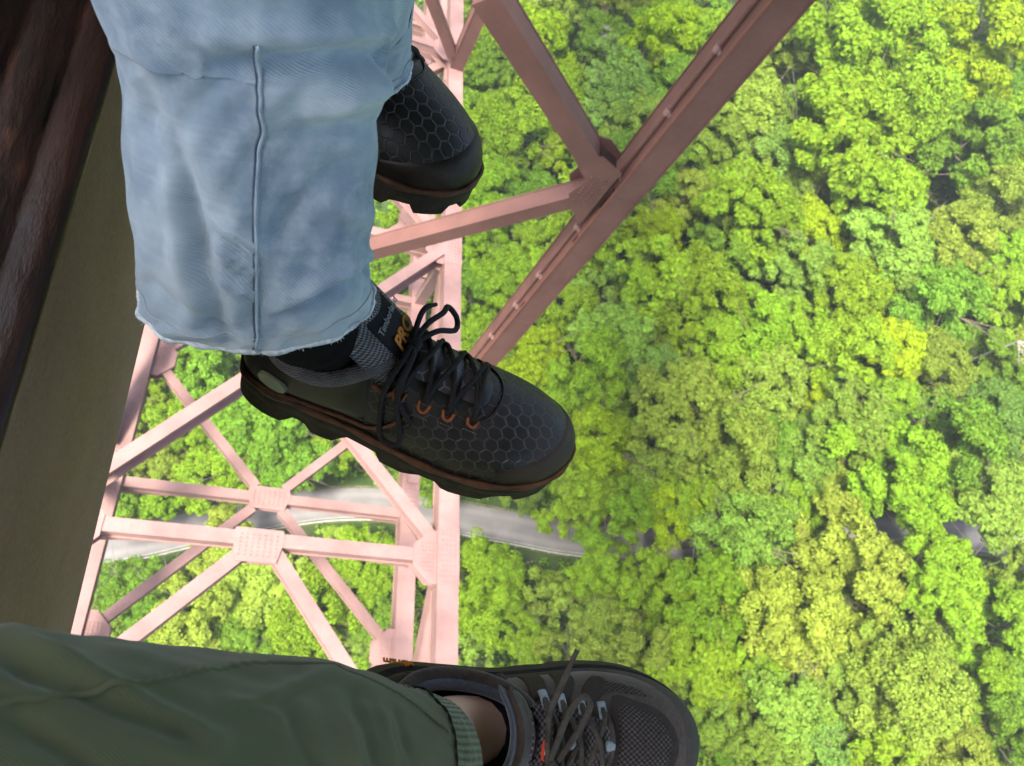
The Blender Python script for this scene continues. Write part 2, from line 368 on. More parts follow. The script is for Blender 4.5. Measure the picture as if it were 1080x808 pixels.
for li, (lp, ln) in enumerate(LM):
    for cn in COLS:
        ids = sorted([i for i in range(len(trees)) if key[i] == cn], key=lambda i: math.hypot(trees[i][0]-lp[0], trees[i][1]-lp[1]))
        for rk, i in enumerate(ids[:12]): opts.append((rk, math.hypot(trees[i][0]-lp[0], trees[i][1]-lp[1]), i, li))
opts.sort()
for rk, dd, i, li in opts:
    if labels[i] is None: labels[i] = f"{key[i]} crowned tree {ORD[rk]}nearest the {LM[li][1]}"
for i in range(len(trees)):
    if labels[i] is None: labels[i] = f"{key[i]} crowned tree in the crowd of the valley forest"
vi = 0
for i, (px, py, rpx, cn) in enumerate(trees):
    airy = cn.startswith('A '); cn = key[i]
    cm, tm, Rr, cb = (AIRY if airy else VAR)[vi % (2 if airy else 9)]; vi += 1
    g0 = ground_hit(px, py, 13.0); d = fdepth(g0); s = rpx * d / F / Rr * 1.08
    sz = min(1.5, 0.55 * s + 0.5)
    hit = ground_hit(px, py, cb * sz + 2.0 * s)
    base = Vector((hit.x, hit.y, gz(hit.x, hit.y)))
    e = empty('broadleaf_tree', base); e.rotation_euler[2] = rnd.uniform(0, 6.28)
    tag(e, labels[i], 'tree', 'trees of the forest far below the bridge')
    for me_, nm, scl, dz in ((cm, 'crown', (s, s, s * rnd.uniform(0.9, 1.2)), cb * sz), (tm, 'trunk', (s, s, sz), 0)):
        o = bpy.data.objects.new(nm, me_); col.objects.link(o); o.parent = e; o.location = (0, 0, dz); o.scale = scl
        if nm == 'crown':
            b = COLS[cn]; q = rnd.uniform(0.86, 1.14); o.color = (b[0]*q*rnd.uniform(0.92, 1.08), b[1]*q, b[2]*q, 1)
# bare bleached branches standing out of the crowns
def bare(px, py, hup, L, a0, label, seed, n=6):
    rg = random.Random(seed); hit = ground_hit(px, py, hup); base = Vector((hit.x, hit.y, gz(hit.x, hit.y)))
    e = empty('bare_tree', base); tag(e, label, 'tree', 'bare grey trees among the leafy crowns')
    bm = bmesh.new(); top = hit - base
    bm_tube(bm, catmull([(0, 0, -.5), (0.3, 0.1, top.z*.5), (0, 0, top.z)], 8), [0.22*(1-.5*i/8) for i in range(9)], 7)
    o = bmobj('trunk', bm, DEADW); o.parent = e
    bm = bmesh.new()
    for k in range(n):
        a = a0 + rg.uniform(-0.5, 0.5) + k*0.25; l = L*rg.uniform(.6, 1)
        p = [Vector((0, 0, top.z - .2)), Vector((math.cos(a)*l*.5, math.sin(a)*l*.5, top.z + l*.1 + rg.uniform(-.3, .5))), Vector((math.cos(a+.3)*l, math.sin(a+.3)*l, top.z + l*.12))]
        bm_tube(bm, catmull([tuple(x) for x in p], 8), [0.11*(1-.85*i/8) for i in range(9)], 6)
        for m in range(4):
            b = p[1].lerp(p[2], rg.random()); c_ = b + Vector((rg.uniform(-1, 1)*l*.3, rg.uniform(-1, 1)*l*.3, l*.1)); bm_tube(bm, [b, c_], [.05, .02], 5)
    o = bmobj('branch', bm, DEADW); o.parent = e
bare(1074, 360, 19, 5.0, -1.9, 'bleached bare tree at the right edge between green crowns', 1, 8)
bare(618, 112, 17, 4.0, 0.6, 'bare grey tree beside the joint of the brown column braces', 2, 2)
bare(648, 40, 17, 3.6, 2.6, 'bare grey tree near the top edge left of the brown column', 3, 4)
bare(838, 150, 17, 4.5, -1.4, 'thin bare tree in the dark gap right of the brown column', 4, 2)
# undergrowth: one mass
rg = np.random.default_rng(5); C = []
cx_ = []
for _ in range(9000):
    px = rg.uniform(60, 1130); py = rg.uniform(-60, 860)
    g = ground_hit(px, py)
    if road_dist(g.x, g.y) < 4.4: continue
    hgt = rg.uniform(0.3, 2.6); rr = rg.uniform(.7, 1.9); m = 22
    d = rg.normal(size=(m, 3)); d[:, 2] = np.abs(d[:, 2]); d /= np.linalg.norm(d, axis=1, keepdims=True)
    C.append(np.array([g.x, g.y, gz(g.x, g.y)]) + d*np.array([rr, rr, hgt])); cx_.append(d + rg.normal(scale=.5, size=(m, 3)))
C = np.concatenate(C); cx_ = np.concatenate(cx_)
me = quads_mesh('undergrowth', C, cx_, rg.uniform(.22, .5, len(C)), rg, LEAF)
o = bpy.data.objects.new('undergrowth', me); col.objects.link(o); o.color = (0.17, 0.30, 0.028, 1)
tag(o, 'low green shrubs covering the forest floor between the trees', 'undergrowth', kind='stuff')
HAZE = True
if HAZE:
    bm = bmesh.new(); lo = Vector((-510, -510, -140)); hi = Vector((402, 502, 200)); bmesh.ops.create_cube(bm, size=1)
    for v in bm.verts: v.co = Vector(((lo.x+hi.x)/2 + v.co.x*(hi.x-lo.x), (lo.y+hi.y)/2 + v.co.y*(hi.y-lo.y), (lo.z+hi.z)/2 + v.co.z*(hi.z-lo.z)))
    t = NT('air_haze'); pv = t.n('ShaderNodeVolumePrincipled'); pv.inputs['Density'].default_value = 0.0004; pv.inputs['Color'].default_value = (.93, .96, .98, 1); pv.inputs['Anisotropy'].default_value = 0.2
    t.l(pv.outputs[0], t.out.inputs['Volume']); hz = bmobj('haze', bm, t.m); tag(hz, kind='stuff', label='thin pale summer haze filling the gorge air')
# ---------------------------------------------------------------- the steel arch bridge under and around the catwalk
bridge = empty('steel_bridge', (2.4, 10, 80))
tag(bridge, 'rusty pink steel arch bridge of box chords, cross struts and diagonal braces', 'bridge')
def up_plane(px, py, lift=0.0):
    v = ratio(px, py); h = (34.056 - lift) / (1 - 0.2 * v[1]); return CAM + Vector(v * h)
def lo_plane(px, py, lift=0.0):
    v = ratio(px, py); h = (41.74 - lift) / (1 - 0.2 * v[1]); return CAM + Vector(v * h)
def U(x, y, dz=0): return Vector((x, y, 120 - (35 + 0.2 * (y - 4.72)) + dz))
def Lw(x, y, dz=0): return Vector((x, y, 120 - (43.5 + 0.2 * (y - 8.8)) + dz))
XR, XL = 10.25, -6.0
SL = Vector((0, 1, -0.2)).normalized(); SN = Vector((0, 0.2, 1)).normalized()
def part(name, build, mat=None):
    bm = bmesh.new(); build(bm); return bmobj(name, bm, mat or STEEL, bridge)
def hsec(bm, p0, p1, w, d, up=SN, t=0.05, holes=False):    # H section: two flanges w wide, web d deep
    D, s, u = frame(p1 - p0, up)
    bm_box(bm, p0, p1, w, t, up, 0, d/2 - t/2); bm_box(bm, p0, p1, w, t, up, 0, -d/2 + t/2); bm_box(bm, p0, p1, t*0.8, d - 2*t - 0.004, up)
def box_lips(bm, p0, p1, w, d, up=SN, lip=0.06, t=0.035):     # welded box with projecting flange lips
    bm_box(bm, p0, p1, w - 2*lip, d - 2*t - 0.006, up); bm_box(bm, p0, p1, w, t, up, 0, d/2 - t/2); bm_box(bm, p0, p1, w, t, up, 0, -d/2 + t/2)
def bolts(bm, c, a, b, na, nb, n, r=0.034):
    for i in range(na):
        for j in range(nb):
            p = c + a * ((i + .5)/na - .5) + b * ((j + .5)/nb - .5)
            bm_tube(bm, [p, p + n * 0.05], r, 6, up=a.normalized())
for x, f, wd_ in ((XR, U, 1.02), (XL, U, 1.02), (XR-0.05, Lw, 1.0), (XL+0.5, Lw, 1.0)):
    def b(bm, x=x, f=f, wd_=wd_):
        box_lips(bm, f(x, -60), f(x, 190), wd_, 1.1, SN, 0.05)
        for k in range(-3, 9):                                     # splice plates
            y = 4.72 + 18.6*k + (0 if f is U else 4.1)
            bm_box(bm, f(x, y - 1.35, 0.005), f(x, y + 1.35, 0.005), wd_ + 0.05, 1.13, SN)
            bolts(bm, f(x, y, .575), Vector((0.8, 0, 0)), SL*2.5, 4, 10, SN)
    part('chord', b)
# upper lateral plane, panel by panel: cross struts with haunched ends, centre plates, diagonals
def strut(f, y, d=0.72, w=0.62, skew=0.0):
    def b(bm):
        a, c = f(XL + .5, y - skew), f(XR - .5, y + skew)
        box_lips(bm, a, c, w, d, SN, 0.07)
        for s, e in ((a, a.lerp(c, .2)), (c, c.lerp(a, .2))):     # haunch: deeper towards the chord
            q = (e - s); e0 = s + q*0.3
            for off in (-w/2 + .03, w/2 - .03):
                o = SL * off
                prism(bm, [s + o - SN*d*1.15, e0 + o - SN*d*1.1, e + o - SN*(d/2), s + o - SN*(d/2)], SL, 0.03)
            bm_box(bm, s - SN*d*1.15, e0 - SN*d*1.1, w, .03, SN); bm_box(bm, e0 - SN*d*1.1, e - SN*(d/2+.02), w, .03, SN)
    part('cross_strut', b)
def plate(f, y, x0, x1, y0, y1, dz=0.38, cut=.35):
    def b(bm):
        w = x1 - x0
        for z in (dz, -dz):
            prism(bm, [f(x0 + w*.05, y + y1, z), f(x1 - w*.05, y + y1, z), f(x1, y + y1*.3, z), f(x1 - w*.12, y + y0, z), f(x0 + w*.12, y + y0, z), f(x0, y + y1*.3, z)], SN, .035)
        bolts(bm, f((x0+x1)/2, y + (y0+y1)/2, dz + .02), Vector((w*.8, 0, 0)), SL*(y1-y0)*.75, 7, 6, SN)
    part('gusset_plate', b)
def brace(p0, p1, w=0.5, d=0.5, up=SN, mat=None, name='lateral_brace'):
    part(name, lambda bm: box_lips(bm, p0, p1, w, d, up, 0.05, .03), mat)
def corner_plate(f, xs, y, sx, dz, wdt=1.5, ln=1.6):
    def b(bm):
        for z in (dz, -dz):
            prism(bm, [f(xs, y - ln, z), f(xs, y + ln, z), f(xs - sx*wdt*.35, y + ln, z), f(xs - sx*wdt, y + .45, z), f(xs - sx*wdt, y - .45, z), f(xs - sx*wdt*.35, y - ln, z)], SN, .03)
        bolts(bm, f(xs - sx*wdt*.4, y, dz + .015), Vector((wdt*.6, 0, 0)), SL*ln*1.2, 4, 8, SN)
    part('gusset_plate', b)
cu = up_plane(272, 572); XC = cu.x
for k in range(-1, 5):
    y = 4.72 + 18.6*k
    strut(U, y)
    plate(U, y, XC - 1.1, XC + 1.1, -.95, .5)
    for sx, xs in ((1, XR - .5), (-1, XL + .5)): corner_plate(U, xs, y, sx, .40, 1.15, 1.25)
    if k == 0:
        brace(up_plane(455, 570), up_plane(292, 364), .62, .6)
        brace(up_plane(300, 374), up_plane(190, 232), .62, .6)
        part('lateral_brace', lambda bm: hsec(bm, up_plane(102, 505), up_plane(478, 260), .62, 1.15, SN, .06))
        brace(up_plane(257, 582), up_plane(60, 734), .62, .55); brace(up_plane(289, 584), up_plane(432, 812), .62, .55)
    elif k > 0:
        brace(U(XR - .6, y + .7), U(XL + .6, y + 17.9), .6, .55); brace(U(XL + .6, y + .7, -.65), U(XR - .6, y + 17.9, -.65), .6, .55)
# lower lateral plane
cl = lo_plane(283, 527)
for k in range(-1, 5):
    y = cl.y + 15.2*k
    strut(Lw, y, .62, .55)
    plate(Lw, y, cl.x - 1.15, cl.x + 1.15, -.6, .65, .34)
    for sx, xs in ((1, XR - .5), (-1, XL + 1.0)): corner_plate(Lw, xs, y + 7.6, sx, .34, 1.15, 1.2)
    for sx in (-1, 1):
        xs = XR - .9 if sx > 0 else XL + 1.35
        for sy in (-1, 1): brace(Lw(cl.x + sx*.75, y + sy*.6), Lw(xs, y + sy*7.2), .52, .46)
# vertical web members joining upper and lower chords
for x in (XR, XL):
    for k in range(-1, 5):
        yu = 4.72 + 18.6*k; yl = cl.y + 15.2*k
        part('web_post', lambda bm: box_lips(bm, U(x, yu, -.5), Lw(x, yl, .5), .7, .6, SL, .05))
        part('web_diagonal', lambda bm: box_lips(bm, U(x - .1, yu - .8, -.5), Lw(x, yl - 13.2, .5), .9, .7, Vector((1, 0, 0)), .05))
# spandrel columns standing on the arch, K-braced across
def column(foot, head, wx, wy, label=None):
    def b(bm):
        bm_box(bm, foot, head, wx, wy, Vector((0, 1, 0)))
        D, s, u = frame(head - foot, Vector((0, 1, 0)))
        for a in (-1, 1):                                             # projecting edge lips along the four corners
            for c in (-1, 1):
                bm_box(bm, foot, head, .05, .04, Vector((0, 1, 0)), a*(wx/2 + .012), c*(wy/2 + .012))
        L = (head - foot).length
        for k in range(1, 5):
            q = foot + D*(L*k/5 - .4); bm_box(bm, q - D*.012, q + D*.012, wx + .03, wy + .03, Vector((0, 1, 0)))
    o = part('column', b, STEEL_SHADED)
    def cap(bm):
        bm_box(bm, foot + Vector((0, -.95, -.18)), foot + Vector((0, .95, -.56)), wx + .3, .4, SN)
    part('column_shoe', cap, STEEL); return o
footR = at_x(487, 405, XR); headR0 = at(818, 0, 10.35)
WX, WY = 0.86, 1.12
dR = (headR0 - footR).normalized(); headR = footR + dR * ((128.5 - footR.z) / dR.z)
column(footR, headR, WX, WY)
footL = Vector((XL, footR.y, footR.z)); headL = Vector((2*XC - headR.x - .2, headR.y, headR.z)); column(footL, headL, WX, WY)
foot2 = at_x(478, 76, XR); yo = foot2.y - footR.y
head2 = foot2 + Vector((-.15, .6, 128.5 - foot2.z)); column(foot2, head2, WX, 1.0)
foot2L = Vector((XL, foot2.y, foot2.z)); column(foot2L, foot2L + Vector((.15, .6, 128.5 - foot2.z)), WX, 1.0)
# dark pieces painted as the shade inside holes on the column's inner face and on the brace end
HOLE_SHADE = simple('opening_shade', (.030, .018, .015), .9, .1)
# node of the K bracing on the right column
node = footR + dR * ((120 - 18.4 - footR.z) / dR.z)
yb = node.y - .12
apex = at_y(512, -14, yb); lowA = at_y(384, 264, yb); startA = at_y(628, 199, yb); startB = at_y(622, 160, yb)
YV = Vector((0, 1, 0))
def hb(p0, p1, w, d): return lambda bm: hsec(bm, p0, p1, w, d, YV, .045)
def channel(bm, p0, p1, w, d):               # closed trough: box with raised lips, as the near braces look from above
    D, s, u = frame(p1 - p0, YV)
    bm_box(bm, p0, p1, d, w*.86, YV); bm_box(bm, p0, p1, d + .05, .045, YV, 0, w/2 - .02); bm_box(bm, p0, p1, d + .05, .045, YV, 0, -w/2 + .02)
part('column_brace', lambda bm: channel(bm, startA, lowA + (lowA - startA)*.95, .62, .56), STEEL_SHADED)
part('column_brace', lambda bm: channel(bm, startB, apex, .78, .62), STEEL_SHADED)
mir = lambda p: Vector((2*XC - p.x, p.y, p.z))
part('column_brace', lambda bm: channel(bm, mir(startB), mir(apex), .78, .62), STEEL_SHADED)
part('column_brace', lambda bm: channel(bm, mir(startA), mir(lowA), .62, .56), STEEL_SHADED)
def nodeplate(bm):
    for dy in (-.36, .36):
        prism(bm, [at_y(655, 172, yb) + YV*dy, at_y(645, 158, yb) + YV*dy, at_y(617, 150, yb) + YV*dy, at_y(606, 158, yb) + YV*dy, at_y(618, 180, yb) + YV*dy, at_y(600, 194, yb) + YV*dy, at_y(602, 210, yb) + YV*dy, at_y(612, 226, yb) + YV*dy], YV, .03)
    c = at_y(622, 190, yb) - YV*.38; bolts(bm, c, Vector((.7, 0, 0)), Vector((0, 0, 1.4)), 4, 8, -YV, .032)
part('gusset_plate', nodeplate, STEEL_SHADED)
bx = bmesh.new(); bm_box(bx, at_y(637, 160, yb - .30), at_y(650, 172, yb - .30), .02, .34, YV); bmobj('hole_shade', bx, HOLE_SHADE, bridge)  # dark solid painted for the shade in the recess between brace and column
bx = bmesh.new(); q = at_y(620, 201, yb); q = q + (CAM - q).normalized()*.36; dA = (startA - lowA).normalized(); bm_tube(bx, [q - dA*.16, q - dA*.1, q, q + dA*.1, q + dA*.16], [.02, .08, .1, .08, .02], 10); bmobj('hole_shade', bx, HOLE_SHADE, bridge)
# brace behind column 2 and tie up to the apex
part('column_brace', lambda bm: channel(bm, foot2 + Vector((-.55, 0, 1.6)), foot2 + Vector((-7.9, 0, 12.5)), .7, .6), STEEL_SHADED)
part('column_brace', lambda bm: channel(bm, mir(foot2) + Vector((.55, 0, 1.6)), mir(foot2) + Vector((7.9, 0, 12.5)), .7, .6), STEEL_SHADED)
# cap beam across the columns, deck and stringers overhead
part('cap_beam', lambda bm: bm_box(bm, headL + Vector((-1, 0, .4)), headR + Vector((1, 0, .4)), 1.1, 1.6), STEEL_SHADED)
part('cap_beam', lambda bm: bm_box(bm, head2 + Vector((-16.6, 0, .4)), head2 + Vector((1, 0, .4)), 1.1, 1.6), STEEL_SHADED)
def stringers(bm):
    for x in (-6, -2.6, .8, 4.2, 7.6, 10.4):
        bm_box(bm, Vector((x, -60, 130.6)), Vector((x, 190, 130.6)), .5, 1.6)
part('stringer', stringers, STEEL_SHADED)
part('deck', lambda bm: bm_box(bm, Vector((XC, -60, 131.75)), Vector((XC, 190, 131.75)), 20, .6), simple('concrete', (.4, .38, .35), .9, .2, 2, .2))
# conduit with clamps running down the inner face of the column
def on_col(h, fx=0.0, fy=0.0):
    q = footR + dR * ((120 - h - footR.z) / dR.z); D, s, u = frame(dR, YV)
    inn = s if s.x < 0 else -s
    return q + inn * (WX/2 + fx) + YV * fy, inn
def cond(bm):
    pts = [on_col(h, .09, -.16)[0] for h in np.linspace(36, -8, 30)]; bm_tube(bm, pts, .06, 10)
part('conduit', cond, STEEL_SHADED)
for h in (11.9, 14.2, 17.0, 19.9, 23.2, 25.6, 28.5, 31.5):
    def cl_(bm, h=h):
        p, inn = on_col(h, .09, -.16); bm_tube(bm, [p - dR*.10, p + dR*.10], .10, 10)
        q, _ = on_col(h, .03, -.16); bm_box(bm, q - YV*.2, q + YV*.2, .07, .1, dR)
    part('clamp', cl_, STEEL)
def lip(bm):
    pts = [on_col(h, .02, -WY/2 - .012)[0] for h in (36, -8)]; bm_box(bm, pts[0], pts[1], .05, .05, YV)
part('edge_weld', lip, steel('rust_orange_edge', (.20, .075, .05)))
for h, ln in ((17.9, .5), (20.2, .2), (25.0, .25)):
    def sl(bm, h=h, ln=ln):
        p, inn = on_col(h, .008, -.40 if ln > .3 else -.45); bm_box(bm, p - dR*ln, p + dR*ln, .012, .1, YV)
    part('hole_shade', sl, HOLE_SHADE)

# ---------------------------------------------------------------- catwalk beam people sit on
H1, H2 = 0.50, 0.978
XE = -0.257 * H1
cw = empty('catwalk_beam', (XE, 0, 120 - H2)); tag(cw, 'dark brown catwalk beam with worn glossy top that both people sit on', 'beam')
t = NT('catwalk_side'); co = t.coord(); n = t.noise(co, 300, 3); n2 = t.noise(co, 6, 4); n3 = t.noise(co, 45, 3)
c = t.mix(t.ramp(n2, .3, .7), (.112, .062, .046), (.175, .105, .080)); c = t.mix(t.ramp(n, .35, .7, 0, .6), c, (.18, .145, .105)); c = t.mix(t.ramp(n3, .62, .75, 0, .4), c, (.07, .05, .035))
t.bsdf(c, .75, .25, t.bump(n, .5, .0008)); SIDE = t.m
t = NT('catwalk_top'); co = t.coord(); mp = t.n('ShaderNodeMapping'); mp.inputs['Scale'].default_value = (1, .30, 1); t.l(co, mp.inputs[0])
n = t.noise(mp.outputs[0], 60, 5, .65); n2 = t.noise(mp.outputs[0], 13, 4, .6)
c = t.mix(t.ramp(n2, .35, .65), (.006, .004, .003), (.036, .015, .009)); c = t.mix(t.ramp(n, .58, .75, 0, .7), c, (.12, .040, .020))
t.bsdf(c, t.ramp(n, .3, .7, .35, .7), .3, t.bump(t.math('ADD', n, t.math('MULTIPLY', n2, 2.0)), .7, .004)); TOPM = t.m
def cbm(bm):
    bm_box(bm, Vector((XE - .006, -1.3, 120 - (H1+H2)/2 - .006)), Vector((XE - .006, 3.2, 120 - (H1+H2)/2 - .006)), .012, H2 - H1 - .012)
    bm_box(bm, Vector((XE - .10, -1.3, 120 - H2 + .006)), Vector((XE - .10, 3.2, 120 - H2 + .006)), .17, .012)
    bm_box(bm, Vector((XE - .75, -1.3, 120 - (H1+H2)/2 - .006)), Vector((XE - .75, 3.2, 120 - (H1+H2)/2 - .006)), .02, H2 - H1 - .03)
bmobj('side_plate', (lambda b: (cbm(b), b)[1])(bmesh.new()), SIDE, cw)
ny = 260; prof = [(0.003, -.012), (0.004, -.003), (.001, .002), (-.008, .002), (-.018, .002), (-.021, -.0015), (-.024, -.002), (-.027, .0005), (-.040, .002), (-.050, .0015), (-.053, -.002), (-.057, -.0015), (-.060, .001), (-.09, .001), (-.13, .001), (-.20, 0), (-.32, .001), (-.46, 0), (-.62, .0), (-.76, 0), (-.762, -.03)]
V = []; FF = []; rg = np.random.default_rng(3)
wv = np.cumsum(rg.normal(size=(ny, 1)), 0); wv = (wv - wv.mean()) * .00012
for j in range(ny):
    y = -1.3 + 4.5*j/(ny-1)
    for i, (dx, dz) in enumerate(prof):
        k = (.0004*math.sin(y*37 + i) + .0004*math.sin(y*91 + 2*i)) if i > 3 else 0
        V.append((XE + dx + (k if 0 < i < 12 else 0), y, 120 - H1 + dz + (k*.8 if i > 1 else 0) + .0))
m = len(prof)
for j in range(ny-1):
    for i in range(m-1): FF.append((j*m+i, j*m+i+1, (j+1)*m+i+1, (j+1)*m+i))
me = bpy.data.meshes.new('top_plank'); me.from_pydata(V, [], FF); link('top_plank', me, TOPM, cw, True)
# ---------------------------------------------------------------- cloth materials
def uvc(t): 
    s = t.n('ShaderNodeSeparateXYZ'); t.l(t.coord('UV'), s.inputs[0]); return s.outputs[0], s.outputs[1]
t = NT('washed_denim'); u, v = uvc(t); co = t.coord()
nz = t.noise(co, 160, 2); 
tw = t.math('SINE', t.math('ADD', t.math('MULTIPLY', t.math('ADD', u, t.math('MULTIPLY', v, 0.55)), 2*math.pi/0.0015), t.math('MULTIPLY', nz, 2.5)))
slub = t.n('ShaderNodeMapping'); slub.inputs['Scale'].default_value = (260, 12, 1); t.l(t.coord('UV'), slub.inputs[0]); ns = t.noise(slub.outputs[0], 1.0, 3)
n1 = t.noise(co, 14, 4, .6); n2 = t.noise(co, 42, 4, .65)
c = t.mix(t.ramp(n1, .36, .64), (.095, .155, .235), (.235, .320, .395)); c = t.mix(t.ramp(n2, .42, .68, 0, .65), c, (.36, .44, .50))
c = t.mix(t.ramp(tw, -1, 1, 0, .30), c, (.38, .45, .50)); c = t.mix(t.ramp(ns, .35, .7, 0, .3), c, (.13, .20, .29))
at_ = t.n('ShaderNodeAttribute'); at_.attribute_name = 'wear'; c = t.mix(t.math('MULTIPLY', at_.outputs['Fac'], .75), c, (.52, .58, .60))
t.bsdf(c, .9, .15, t.bump(t.math('ADD', tw, t.math('MULTIPLY', n2, 3)), .35, .0004), .25); DENIM = t.m
t = NT('olive_ripstop'); co = t.coord(); u, v = uvc(t); n1 = t.noise(co, 9, 3); n2 = t.noise(co, 700, 2)
c = t.mix(t.ramp(n1, .3, .7), (.056, .066, .028), (.070, .082, .036)); tw = t.math('MULTIPLY', t.math('SINE', t.math('MULTIPLY', u, 2*math.pi/.0014)), t.math('SINE', t.math('MULTIPLY', v, 2*math.pi/.0014))); c = t.mix(t.ramp(tw, -1, 1, 0, .25), c, (.095, .10, .055)); t.bsdf(c, .8, .25, t.bump(t.math('ADD', n2, tw), .4, .0004), .2); OLIVE = t.m
t = NT('olive_rib'); u, v = uvc(t); w_ = t.math('SINE', t.math('MULTIPLY', v, 2*math.pi*210)); n2 = t.noise(t.coord(), 300, 2)
c = t.mix(t.ramp(w_, -1, .6), (.050, .062, .030), (.125, .148, .075)); t.bsdf(c, .9, .15, t.bump(t.math('ADD', w_, n2), .8, .001), .3); RIB = t.m
t = NT('skin'); co = t.coord(); n1 = t.noise(co, 35, 4); n2 = t.noise(co, 260, 3)
c = t.mix(t.ramp(n1, .3, .7), (.66, .41, .30), (.74, .50, .37)); c = t.mix(t.ramp(n2, .6, .75, 0, .25), c, (.36, .17, .12))
b = t.bsdf(c, .5, .4, t.bump(n2, .25, .0005)); b.inputs['Subsurface Weight'].default_value = .15; b.inputs['Subsurface Scale'].default_value = .01; SKIN = t.m
SOCK = simple('black_sock', (.006, .006, .007), .95, .05, 500, .4, .6, .0008, 0)
SEAMDARK = simple('dark_denim', (.08, .12, .18), .95, .1, 200, .4)
THREAD = simple('pale_thread', (.42, .46, .47), .9, .1)
FRAY = simple('frayed_denim_edge', (.44, .50, .53), .95, .1, 300, .4)
BLACKLACE = simple('black_lace', (.016, .016, .017), .85, .25, 900, .5, .8, .0008)
def knit(name, a, b_, s, asp=1.0, rough=.8):
    t = NT(name); u, v = uvc(t)
    x = t.math('SINE', t.math('MULTIPLY', u, 2*math.pi/s)); y = t.math('SINE', t.math('MULTIPLY', v, 2*math.pi/(s*asp)))
    h = t.math('MULTIPLY', x, y); n = t.noise(t.coord(), 60, 3)
    c = t.mix(t.ramp(h, -.5, .6), a, b_); c = t.mix(t.ramp(n, .35, .7, 0, .4), c, a)
    t.bsdf(c, rough, .25, t.bump(h, .8, .0012)); return t.m
GREYKNIT = knit('grey_knit', (.05, .05, .055), (.26, .26, .27), .0030, .9)
BROWNMESH = knit('brown_mesh', (.014, .011, .010), (.085, .068, .062), .0058, .75)
TONGMESH = knit('tongue_mesh', (.035, .03, .03), (.20, .165, .17), .0048, 1.1)
def hexmat(name, dark, line, cell=.0135, wline=.09, gloss=.42, tint=(.05, .04, .032), sx=1.0):
    t = NT(name); u, v = uvc(t)
    X = t.math('DIVIDE', v, cell); Y = t.math('DIVIDE', u, cell*sx)
    def cellq(ox, oy):
        a = t.math('SUBTRACT', t.math('FLOORED_MODULO', t.math('ADD', X, ox), 1.0), .5); b = t.math('SUBTRACT', t.math('FLOORED_MODULO', t.math('ADD', Y, oy), 1.7320508), .8660254)
        return a, b
    ax, ay = cellq(100, 173.20508); bx, by = cellq(100.5, 173.20508 + .8660254)
    la = t.math('ADD', t.math('MULTIPLY', ax, ax), t.math('MULTIPLY', ay, ay)); lb = t.math('ADD', t.math('MULTIPLY', bx, bx), t.math('MULTIPLY', by, by))
    def hd(x, y):
        x = t.math('ABSOLUTE', x); y = t.math('ABSOLUTE', y)
        return t.math('MAXIMUM', x, t.math('ADD', t.math('MULTIPLY', x, .5), t.math('MULTIPLY', y, .8660254)))
    sel = t.math('LESS_THAN', la, lb)
    d = t.math('ADD', t.math('MULTIPLY', sel, hd(ax, ay)), t.math('MULTIPLY', t.math('SUBTRACT', 1.0, sel), hd(bx, by)))
    ln = t.ramp(d, .5 - wline, .5 - wline*.35); co = t.coord(); n = t.noise(co, 18, 4); n2 = t.noise(co, 350, 3)
    c = t.mix(t.ramp(n, .35, .7), dark, tint); c = t.mix(t.math('MULTIPLY', ln, t.ramp(n, .3, .7, .55, 1)), c, line)
    hh = t.math('ADD', t.math('MULTIPLY', ln, 1.0), t.math('MULTIPLY', n2, .25))
    t.bsdf(c, t.ramp(n, .3, .7, gloss, gloss + .2), .5, t.bump(hh, .7, .0012)); return t.m
HEX = hexmat('black_hexagon_leather', (.0045, .004, .004), (.042, .037, .034), tint=(.018, .013, .010), gloss=.42)
HEXT = hexmat('dark_hexagon_tongue', (.028, .022, .027), (.13, .13, .15), .019, .06, .45, (.05, .04, .05))
LEATH = simple('black_leather', (.008, .007, .006), .5, .35, 90, .4, .4, .0008)
SCUFF = simple('scuffed_toe_rubber', (.030, .022, .015), .6, .3, 30, .9, .6, .001)
SOLE = simple('dark_grey_rubber', (.026, .021, .016), .8, .25, 90, .6, .5, .001)
ORNG = simple('burnt_orange', (.25, .075, .02), .7, .3, 250, .4)
ORNB = simple('orange_brown_welt', (.085, .038, .018), .7, .3, 60, .7)
ORLOGO = simple('orange_print', (.45, .16, .015), .7, .3, 400, .2)
GRLOGO = simple('grey_print', (.20, .21, .23), .7, .3, 400, .2)
BLKLBL = simple('black_label', (.010, .010, .011), .8, .2, 600, .3)
REFL = simple('pale_green_reflector', (.20, .23, .15), .5, .5, 60, .2)
HSU = simple('brown_grey_suede', (.048, .037, .030), .9, .15, 220, .35, .6, .0012, .2)
HSU2 = simple('dark_brown_overlay', (.028, .021, .017), .8, .25, 160, .35, .5, .001)
RAND = simple('olive_grey_rubber_rand', (.046, .042, .034), .7, .35, 120, .25, .3, .0008)
HSOLE = simple('black_lug_rubber', (.020, .019, .017), .7, .35, 120, .4, .5, .001)
LINING = simple('slate_blue_lining', (.055, .062, .078), .9, .2, 300, .3, .5, .001, .3)
INNER = simple('dark_shoe_inside', (.010, .009, .010), .95, .1)
GREYLACE = simple('dark_olive_lace', (.050, .044, .036), .85, .25, 900, .6, .8, .0008)
LOOPB = simple('blue_grey_webbing', (.21, .25, .27), .8, .25, 500, .4, .6, .0008)
REDTAG = simple('red_woven_tag', (.55, .07, .03), .8, .2, 500, .2)
WHTPR = simple('white_print', (.6, .6, .58), .8, .2)

